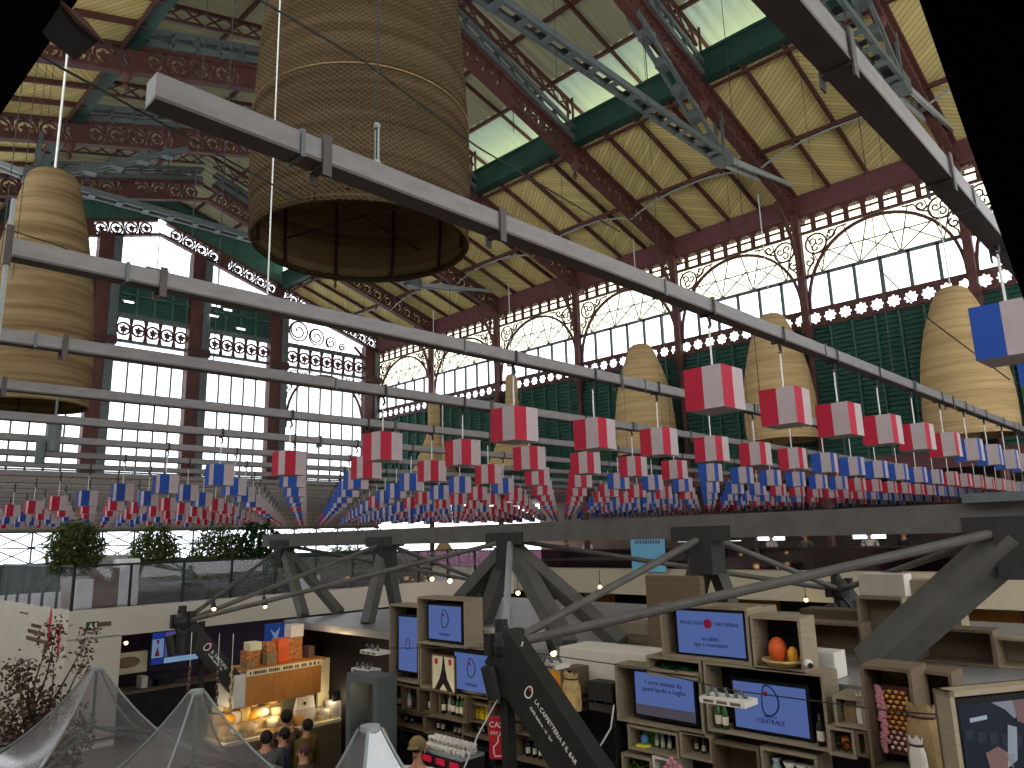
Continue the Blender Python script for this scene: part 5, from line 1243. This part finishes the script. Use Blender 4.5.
def bush(px, L, Rr, T, B, y, n, m, label, seed, ls=.22, lw=.022):
    c = ony(px, (T+B)/2, y); zt, zb = ony(px, T, y).z, ony(px, B, y).z; wx = (ony(Rr, T, y).x-ony(L, T, y).x)/2
    t = thing('potted_bamboo', label, 'plant', (c.x, y, zb), 'terrace bamboos')
    foliage(MB(), (c.x, y, (zt+zb)/2+.1), wx*1.12, .42, (zt-zb)*.58, n, ls, lw, .35, seed).build('leaves', m, t)
    st2 = MB(); rr = random.Random(seed)
    for k in range(9):
        s = st2 = MB(); xx = c.x+rr.uniform(-.35, .35)*wx; s.tube([(xx, y+rr.uniform(-.15, .15), zb-.2), (xx+rr.uniform(-.4, .4)*wx, y+rr.uniform(-.2, .2), zt-.15)], .012, 5).build('stem', M_bamboo, t)
    return t, c, zb
bush(75, 50, 102, 527, 576, MY+1.2, 2600, M_bamboo, 'bushy potted bamboo at the terrace corner', 31)
tb_ = thing('terrace_pot', 'grey pot of the corner bamboo behind the glass', 'pot', (ony(77, 590, MY+1.2).x, MY+1.2, MZ)); q = ony(77, 590, MY+1.2)
MB().lathe([(.001, MZ), (.3, MZ), (.4, MZ+.8), (.36, MZ+.8), (.001, MZ+.7)], (q.x, q.y, 0), 18).build('body', M_woodw, tb_, smooth=True); MB().tube([(q.x+.39*cos(2*pi*k/20), q.y+.39*sin(2*pi*k/20), MZ+.8) for k in range(21)], .03, 6).build('rim', M_grey, tb_)
bush(155, 136, 182, 530, 590, MY+.8, 2300, M_bamboo, 'tall loose bamboo in the planter, nearer the corner one', 32)
bush(218, 186, 238, 530, 588, MY+.8, 2300, M_bamboo, 'dense bamboo in the planter beside the leafy shrub', 33)
bush(258, 234, 285, 528, 588, MY+.8, 1300, leaf_mat('shrub_leaf', '#16281a', '#3d5a35'), 'dark leafy shrub behind the first truss node', 34, .2, .05)
bush(345, 318, 375, 550, 580, MY+1.4, 1500, M_bamboo, 'green bamboo seen between the first two truss nodes', 35)
bush(400, 385, 425, 552, 582, MY+1.2, 900, M_bamboo, 'green bamboo seen past the second truss node', 36)
for px, py, w, h, m, lb in ((103, 593, .6, .95, M_carton, 'brown carton stack on the terrace'), (84, 592, .5, .7, M_sheet, 'white wrapped bundle beside the brown carton'), (125, 585, .55, 1.15, M_sheet, 'tall white sheeted stack on the terrace'), (106, 562, 1.6, 1.25, M_sheet, 'low white sheeted pile behind the brown carton')):
    yo = {103: .3, 84: .32, 125: .34, 106: 1.75}[px]; q = ony(px, py, MY+yo+.2); o = MB().box((q.x-w/2, MY+yo, MZ), (q.x+w/2, MY+yo+.4, MZ+h)).build('stacked_box', m, None, (q.x, MY+yo, MZ)); tag(o, lb, 'box', 'stacks on the terrace'); v = o.modifiers.new('b', 'BEVEL'); v.width = .05; v.segments = 2
# reddish blossom tree
tr = thing('blossom_tree', 'reddish brown blossom tree in front of the white corner wall', 'tree', (3.6, 16.2, -E))
c = ony(30, 742, 16.0)
foliage(MB(), (c.x, 16.0, c.z), 1.0, .8, 1.0, 2600, .1, .035, .1, 41).build('crown', M_bloss, tr)
for k in range(9):
    rr = random.Random(50+k); b0 = Vector((c.x+rr.uniform(-.2, .2), 16.0, -E+1.0)); e_ = ony(rr.uniform(5, 92), rr.uniform(628, 700), 16.0+rr.uniform(-.5, .5)); m_ = b0.lerp(e_, .6)+Vector((rr.uniform(-.1, .1), 0, .1))
    MB().tube([b0, m_, e_], [.03, .016, .005], 5).build('branch', M_rustd, tr)
    foliage(MB(), e_, .22, .2, .3, 60, .09, .03, .1, 60+k).build('blossoms', M_bloss, tr)
MB().tube([(c.x, 16.0, -E), (c.x, 16.0, -E+1.1)], .07, 8).build('trunk', M_rustd, tr)

# ================================================================ CLEAR TENTS
def tent(px, py, y, half, label, rows=1):
    A = ony(px, py, y); t = thing('clear_canopy', label, 'canopy', (A.x, y, -E), 'clear plastic pagoda canopies')
    n = 14; drop = 1.45; vs = []; fs = []; NS = 16
    for i in range(n+1):
        u = i/n; rad = .07+(half-.07)*u; z = A.z-drop*(1-(1-u)**2.1)-.0
        for k in range(4*NS):
            s = k/NS; e = int(s) % 4; w = s-int(s)
            cs = [(-1, -1), (1, -1), (1, 1), (-1, 1)]; p = Vector(cs[e]).lerp(Vector(cs[(e+1) % 4]), w)
            sag = 1-.10*u*(1-(2*w-1)**2); ph = .012*u*(1 if k % 2 else 0)
            vs.append((A.x+p.x*rad*sag, y+p.y*rad*sag, z-ph))
    K = 4*NS
    for i in range(n):
        for k in range(K): fs.append((i*K+k, i*K+(k+1) % K, (i+1)*K+(k+1) % K, (i+1)*K+k))
    MB().add(vs, fs).build('membrane', M_pvc, t, smooth=True)
    MB().lathe([(.001, A.z+.03), (.085, A.z+.03), (.09, A.z-.01), (.07, A.z-.04)], (A.x, y, 0), 12).build('cap', M_lgrey, t)
    MB().tube([(A.x, y, A.z), (A.x, y, A.z-.9)], .025, 8).build('king_post', M_grey, t)
    for sx, sy in ((-1, -1), (1, -1), (1, 1), (-1, 1)):
        MB().tube([(A.x, y, A.z-.85), (A.x+sx*half*.95, y+sy*half*.95, A.z-drop-.02)], .02, 6).build('arm', M_grey, t)
        MB().tube([(A.x+sx*(.07+(half-.07)*i/n), y+sy*(.07+(half-.07)*i/n), A.z-drop*(1-(1-i/n)**2.1)+.004) for i in range(n+1)], .014, 6).build('ridge_tube', M_lgrey, t)
        MB().tube([(A.x+sx*half*.97, y+sy*half*.97, A.z-drop), (A.x+sx*half*.97, y+sy*half*.97, -E)], .03, 6).build('corner_post', M_grey, t)
        MB().tube([(A.x+sx*half, y+sy*half, A.z-drop), (A.x+(sx if sx == sy else -sx)*half, y+(-sy if sx == sy else sy)*half, A.z-drop)], .02, 6).build('edge_tube', M_grey, t)
tent(97, 669, 13.4, 1.75, 'clear plastic pagoda canopy, the farthest, in front of the blossom tree')
tent(197, 692, 9.85, 1.72, 'clear plastic pagoda canopy in the middle, below the truffle boom')
tent(370, 729, 5.6, 1.25, 'clear plastic pagoda canopy with its tip before the grey portal')

# ================================================================ FAR GALLERY, SHOPS BELOW IT
bg_ = thing('gallery_balustrade', 'plum tinted glass balustrade of the far gallery', 'balustrade', (XW-.35, 14, -1.5))
MB().box((XW-.37, -10, -1.5), (XW-.35, YE-1, -.72)).build('pane', M_balp, bg_); MB().box((XW-.4, -10, -.74), (XW-.32, YE-1, -.68)).build('handrail', M_rustd, bg_)
for k in range(18): MB().box((XW-.34, -9+2.6*k, -1.5), (XW-.3, -8.95+2.6*k, -.74)).build('post', M_rustd, bg_)
a, b = onx(631, 550, XW-.5), onx(665, 550, XW-.5); zt, zb = onx(648, 527, XW-.5).z, onx(648, 572, XW-.5).z
bn = thing('hanging_banner', 'pale blue banner hanging over the gallery glass', 'banner', (XW-.5, (a.y+b.y)/2, zb))
MB().box((XW-.5, b.y, zb), (XW-.49, a.y, zt)).build('cloth', mat('banner_blue', '#7fc3e6', .7, var=.05), bn)
rr = random.Random(77); 
for r, l in ((0, .7), (1, .95)):
    s = MB(); yy = a.y-.25
    while yy > a.y-.25-(a.y-b.y)*l*.72: wd = rr.uniform(.05, .1); s.box((XW-.506, yy-wd, zt-.42-.27*r), (XW-.5, yy, zt-.28-.27*r)); yy -= wd+.05
    s.build('letter_strokes', M_grey, bn)
MB().tube([(XW-.5, a.y, zt), (XW-.5, b.y, zt)], .02, 6).build('top_bar', M_grey, bn)
# shops under the gallery
MB().box((29.5, -10, -E), (29.7, YE, -1.7)).build('wall_shops', M_dark)['kind'] = 'structure'
rr = random.Random(88); cols = [M_cream, M_orange, M_carton, M_bottleg, M_sack, M_woodw, M_redsign, M_oak]
for k in range(46):
    y = 3+rr.random()*30; z = -3.9+rr.random()*.9; w = rr.uniform(.2, .6); h = rr.uniform(.2, .6)
    o = MB().box((28.7, y-w/2, -4.0), (29.1, y+w/2, -4.0+h)).build('shop_goods', cols[k % 8], None, (28.9, y, -4)); o.modifiers.new('b', 'BEVEL').width = .04
    tag(o, ['cream', 'orange', 'brown', 'green', 'tan', 'white', 'red', 'amber'][k % 8]+' goods box on the far shop counters under the gallery', 'box', 'goods on the far shop counters')
sh = thing('shop_counter', 'long low far shop counter under the gallery', 'counter', (28.9, 15, -E)); MB().box((28.3, -5, -E), (29.3, 34, -4.05)).build('body', M_woodd, sh); MB().box((28.25, -5, -4.05), (29.35, 34, -4.0)).build('top', M_wood, sh)
for k in range(7):
    y = 6.5+4.1*k; t = thing('shop_cabinet', 'lit golden back shelf in the far shops, %s from the viewer side' % ordn(k), 'shelf', (29.2, y, -4.0), 'golden back shelves')
    MB().box((29.3, y-.9, -4.0), (29.45, y+.9, -2.75)).build('back_board', M_oak, t)
    for q in range(3): MB().box((29.1, y-.9, -3.7+.4*q), (29.4, y+.9, -3.66+.4*q)).build('shelf', M_straw, t)
for k, (px, py, x, lb) in enumerate(((450, 581, 15, 'warm bare bulb hanging by the red column beyond the terrace'), (432, 579, 16, 'small warm bulb just left of the bare one'), (518, 593, 17, 'warm bulb behind the third truss node'), (482, 596, 17, 'big glowing orange bulb between the truss legs'), (600, 427+160, 20, 'warm bulb beneath the far rod'), (940, 597, 26.0, 'warm red lamp under the gallery edge'), (903, 590, 26.0, 'white globe lamp under the gallery edge'), (806, 600, 26.2, 'small lamp above the far golden shelves'))):
    q = onx(px, py, x); t = thing('pendant_bulb', lb, 'lamp', q); MB().ball(q, .07 if k != 3 else .12, 10).build('bulb', M_bulb, t, smooth=True); MB().tube([q+Vector((0, 0, .05)), q+Vector((0, 0, .55))], .012, 5).build('flex', M_black, t); MB().lathe([(.05, .06), (.03, .13)], tuple(q), 8, True).build('socket', M_black, t)
# fluorescent tubes on the end wall
for k, (px, py) in enumerate(((129, 302), (216, 306), (228, 310), (214, 316), (222, 166), (230, 174), (241, 329))):
    q = ony(px, py, YE-.4); t = thing('tube_light', 'short lit fluorescent tube by the end wall louvres, %s counted from the piers' % ordn(k), 'light', q, 'tube lights at the end wall')
    MB().tube([q-AX*.22, q+AX*.22], .05, 8).build('tube', M_tube, t); MB().box(q+Vector((-.3, .03, .03)), q+Vector((.3, .12, .1))).build('batten', M_lgrey, t)

# ================================================================ PEOPLE
def skin_obj(name, verts, edges, rad, m, parent, lvl=1):
    me = bpy.data.meshes.new(name); me.from_pydata([tuple(v) for v in verts], edges, []); me.materials.append(m)
    o = bpy.data.objects.new(name, me); C.objects.link(o); o.parent = parent
    s = o.modifiers.new('skin', 'SKIN'); s.use_smooth_shade = True; s.use_x_symmetry = False
    for i, r in enumerate(rad): sv = me.skin_vertices[0].data[i]; sv.radius = r if isinstance(r, tuple) else (r, r); sv.use_root = i == 0
    u = o.modifiers.new('sub', 'SUBSURF'); u.levels = lvl; u.render_levels = lvl
    dg = bpy.context.evaluated_depsgraph_get(); me2 = bpy.data.meshes.new_from_object(o.evaluated_get(dg)); o.modifiers.clear(); o.data = me2
    if not me2.materials: me2.materials.append(m)
    return o
TH = mat('trousers_dark', '#2a2c34', .8); 
def person(label, loc, rz, top, hair=M_hair, arms='down', cap=None, H=1.72, group=None):
    k = H/1.72; P = thing('person', label, 'person', loc, group, rz=rz)   # local frame: faces +x
    v = lambda x, y, z: Vector((x, y, z))*k
    if arms == 'down': ar = [(.02, .21, 1.40), (-.01, .25, 1.12), (.10, .24, .88)]
    elif arms == 'work': ar = [(.02, .21, 1.40), (.04, .26, 1.12), (.27, .15, 1.05)]
    else: ar = [(.02, .21, 1.40), (.06, .27, 1.14), (.20, .20, 1.33)]
    V = [v(0, 0, .95), v(0, 0, 1.12), v(-.01, 0, 1.32), v(0, 0, 1.45), v(.015, 0, 1.53), v(.02, 0, 1.60), v(.02, 0, 1.69)]
    Rd = [(.15, .11), (.13, .1), (.16, .11), (.07, .07), (.055, .055), (.078, .09), (.06, .07)]
    Ed = [(0, 1), (1, 2), (2, 3), (3, 4), (4, 5), (5, 6)]
    for s in (1, -1):
        b = len(V); V += [v(a, y*s, z) for a, y, z in ar]; Rd += [.058, .045, .032]; Ed += [(2, b), (b, b+1), (b+1, b+2)]
        w, d = V[-1], (V[-1]-V[-2]).normalized(); side = Vector((0, s, 0)).cross(d).normalized()
        V.append(w+d*.07*k); Rd.append((.035, .022)); pi_ = len(V)-1; Ed.append((b+2, pi_))
        for f, (o1, ln) in enumerate(((-.028, .065), (-.009, .08), (.01, .076), (.028, .06))):
            V.append(V[pi_]+d*ln*.5*k+side*o1*k); Rd.append(.0095*k); V.append(V[-1]+d*ln*.45*k+Vector((.012, -.01*s, -.01))*k); Rd.append(.008*k); Ed += [(pi_, len(V)-2), (len(V)-2, len(V)-1)]
        V.append(w+d*.03*k-side*.045*k); Rd.append(.011*k); V.append(V[-1]+d*.045*k); Rd.append(.009*k); Ed += [(b+2, len(V)-2), (len(V)-2, len(V)-1)]
    for s in (1, -1):
        b = len(V); V += [v(0, .09*s, .88), v(.015, .1*s, .5), v(-.02, .1*s, .09), v(.14, .11*s, .04)]; Rd += [.085, .06, .042, .035]; Ed += [(0, b), (b, b+1), (b+1, b+2), (b+2, b+3)]
    skin_obj('body', V, Ed, [(r if isinstance(r, tuple) else r) for r in Rd], M_skin, P)
    # shirt and trousers follow the body, a little larger
    S = V[:4]; SR = [(.165, .125), (.15, .118), (.178, .128), (.08, .08)]; SE = [(0, 1), (1, 2), (2, 3)]
    for s in (1, -1):
        b = len(S); S += [v(a, y*s, z) for a, y, z in ar]; SR += [.072, .058, .046]; SE += [(2, b), (b, b+1), (b+1, b+2)]
    skin_obj('shirt', S, SE, SR, top, P)
    T = [v(0, 0, .95)]; TR = [(.162, .122)]; TE = []
    for s in (1, -1):
        b = len(T); T += [v(0, .09*s, .86), v(.015, .1*s, .5), v(-.02, .1*s, .12)]; TR += [.1, .075, .06]; TE += [(0, b), (b, b+1), (b+1, b+2)]
    skin_obj('trousers', T, TE, TR, TH, P)
    if cap:
        MB().ball(v(.015, 0, 1.665), .108*k, 12, (1, .92, .85)).build('cap', cap, P, (0, 0, 0), True); MB().ball(v(.13, 0, 1.655), .075*k, 10, (1, 1, .18)).build('cap_brim', cap, P, (0, 0, 0), True)
        MB().box(v(.09, -.06, 1.605), v(.115, .06, 1.63)).build('sunglasses', M_tvb, P, (0, 0, 0))
    else:
        MB().ball(v(-.015, 0, 1.655), .107*k, 12, (1, .95, 1)).build('hair', hair, P, (0, 0, 0), True)
    f = MB(); f.ball(v(.112, 0, 1.585), .016*k, 6, (1.2, .8, 1.4)); f.build('nose', M_skin, P, (0, 0, 0), True)
    e = MB()
    for s in (1, -1): MB().ball(v(.094, .032*s, 1.615), .011*k, 6).build('eye', M_tvb, P, (0, 0, 0), True); MB().ball(v(.015, .088*s, 1.6), .024*k, 6, (.7, .4, 1.2)).build('ear', M_skin, P, (0, 0, 0), True)
    MB().box(v(.092, -.022, 1.545), v(.1, .022, 1.551)).build('mouth', M_rust, P, (0, 0, 0))
    return P
def at_head(px, py, zh): q = onz(px, py, zh-.1); return q
WS = mat('white_shirt', '#d5d0cd', .8); GS = mat('grey_jacket', '#5d5a55', .9); BS = mat('blue_jacket', '#3d4658', .9); OS = mat('ochre_jacket', '#6d5a28', .9); BR = mat('brown_jacket', '#5a4634', .9)
FZ = -E
q = onx(418, 746, 6.55); person('man in olive cap, sunglasses and white shirt behind the bar', (q.x, q.y, FZ), pi+.5, WS, arms='work', cap=mat('olive_cap', '#7d6a45', .9), H=E+q.z+.09)
q = onx(381, 737, 6.5); person('person with light cap leaning behind the clear canopy tip', (q.x, q.y, FZ), pi, GS, arms='work', cap=M_sack, H=E+q.z+.09)
for px, py, zh, rz, tp, lb, am in ((286, 718, 1.78, pi/2, BR, 'tall person in brown jacket at the truffle counter, back to viewer', 'down'), (307, 727, 1.62, pi/2+.3, OS, 'long haired person in ochre jacket at the truffle counter', 'down'), (268, 731, 1.6, 2.4, BS, 'person in blue grey jacket bending to the truffle counter', 'work'), (254, 735, 1.68, 1.2, GS, 'person in grey jacket beside the clear canopy, turned to the counter', 'work'), (304, 752, 1.6, 2.6, BR, 'reddish haired person in front of the truffle counter queue', 'down')):
    q = at_head(px, py, -E+zh); person(lb, (q.x, min(q.y, YS-.45)-(.4 if am == 'work' else 0), FZ), rz, tp, arms=am, H=zh, hair=M_hair if '752' != str(py) else M_rust)
for k, (px, lb) in enumerate(((566, 'person in dark top behind the gallery glass left of the banner'), (588, 'person in white top behind the gallery glass next to the red column'), (722, 'person in blue top behind the gallery glass right of the fourth node'), (772, 'person in white top on the far gallery midway'), (806, 'person in grey top on the far gallery beside the second column'), (870, 'person in white top on the far gallery above the long rod'), (905, 'person in dark top on the far gallery above the charcoal leg'), (1000, 'person in ochre top on the far gallery at the frame edge'))):
    q = onx(px, 545, 28.2+.3*(k % 2)); person(lb, (q.x, q.y, -1.95), pi+.4*(k % 3-1), [BS, WS, BS, WS, GS, WS, TH, OS][k], arms=['down', 'work', 'phone'][k % 3])
def lamp_light(P, e, col, r=.1, nm='light'):
    l = bpy.data.lights.new(nm, 'POINT'); l.energy = e; l.color = col; l.shadow_soft_size = r; o = bpy.data.objects.new(nm, l); C.objects.link(o); o.location = (P[0], P[1], P[2]+E)
for x in (6.0, 7.0, 8.2): lamp_light((x, YS+.3, -2.95), 15, (1, .82, .5), .08, 'counter_lamp')
for y in (7, 11, 15, 19, 23, 27, 31): lamp_light((28.6, y, -2.0), 22, (1, .75, .45), .1, 'shop_lamp')
lamp_light((7.4, YS-.6, -1.75), 22, (1, .75, .45), .1, 'sign_lamp')
for y in (6.0, 8.2, 9.6): lamp_light((6.8, y, -2.2), 3, (1, .8, .55), .1, 'bar_lamp')
for x in (9, 12): lamp_light((x, MY+1.0, -2.0), 8, (.75, .6, 1), .1, 'recess_lamp')
# ================================================================ LIGHT, CAMERA
w = bpy.data.worlds.new('World'); bpy.context.scene.world = w; w.use_nodes = True
bg = w.node_tree.nodes['Background']; bg.inputs[0].default_value = (.93, .97, 1, 1); bg.inputs[1].default_value = 6.0
cam = bpy.data.cameras.new('camera'); co = bpy.data.objects.new('camera', cam); C.objects.link(co)
cam.sensor_width = 36; cam.lens = 36*F/1024; cam.clip_start = .02; cam.clip_end = 300
m = Matrix((RT, UP, -_fw)).transposed().to_4x4(); m.translation = (0, 0, E); co.matrix_world = m
sc = bpy.context.scene; sc.camera = co
sc.view_settings.view_transform = 'Standard'; sc.view_settings.look = 'None'; sc.view_settings.exposure = -0.88; sc.view_settings.gamma = 1; sc.view_settings.use_curve_mapping = False
sc.cycles.max_bounces = 6; sc.cycles.diffuse_bounces = 3; sc.cycles.transparent_max_bounces = 16; sc.cycles.use_denoising = True
sc.cycles.caustics_reflective = False; sc.cycles.caustics_refractive = False
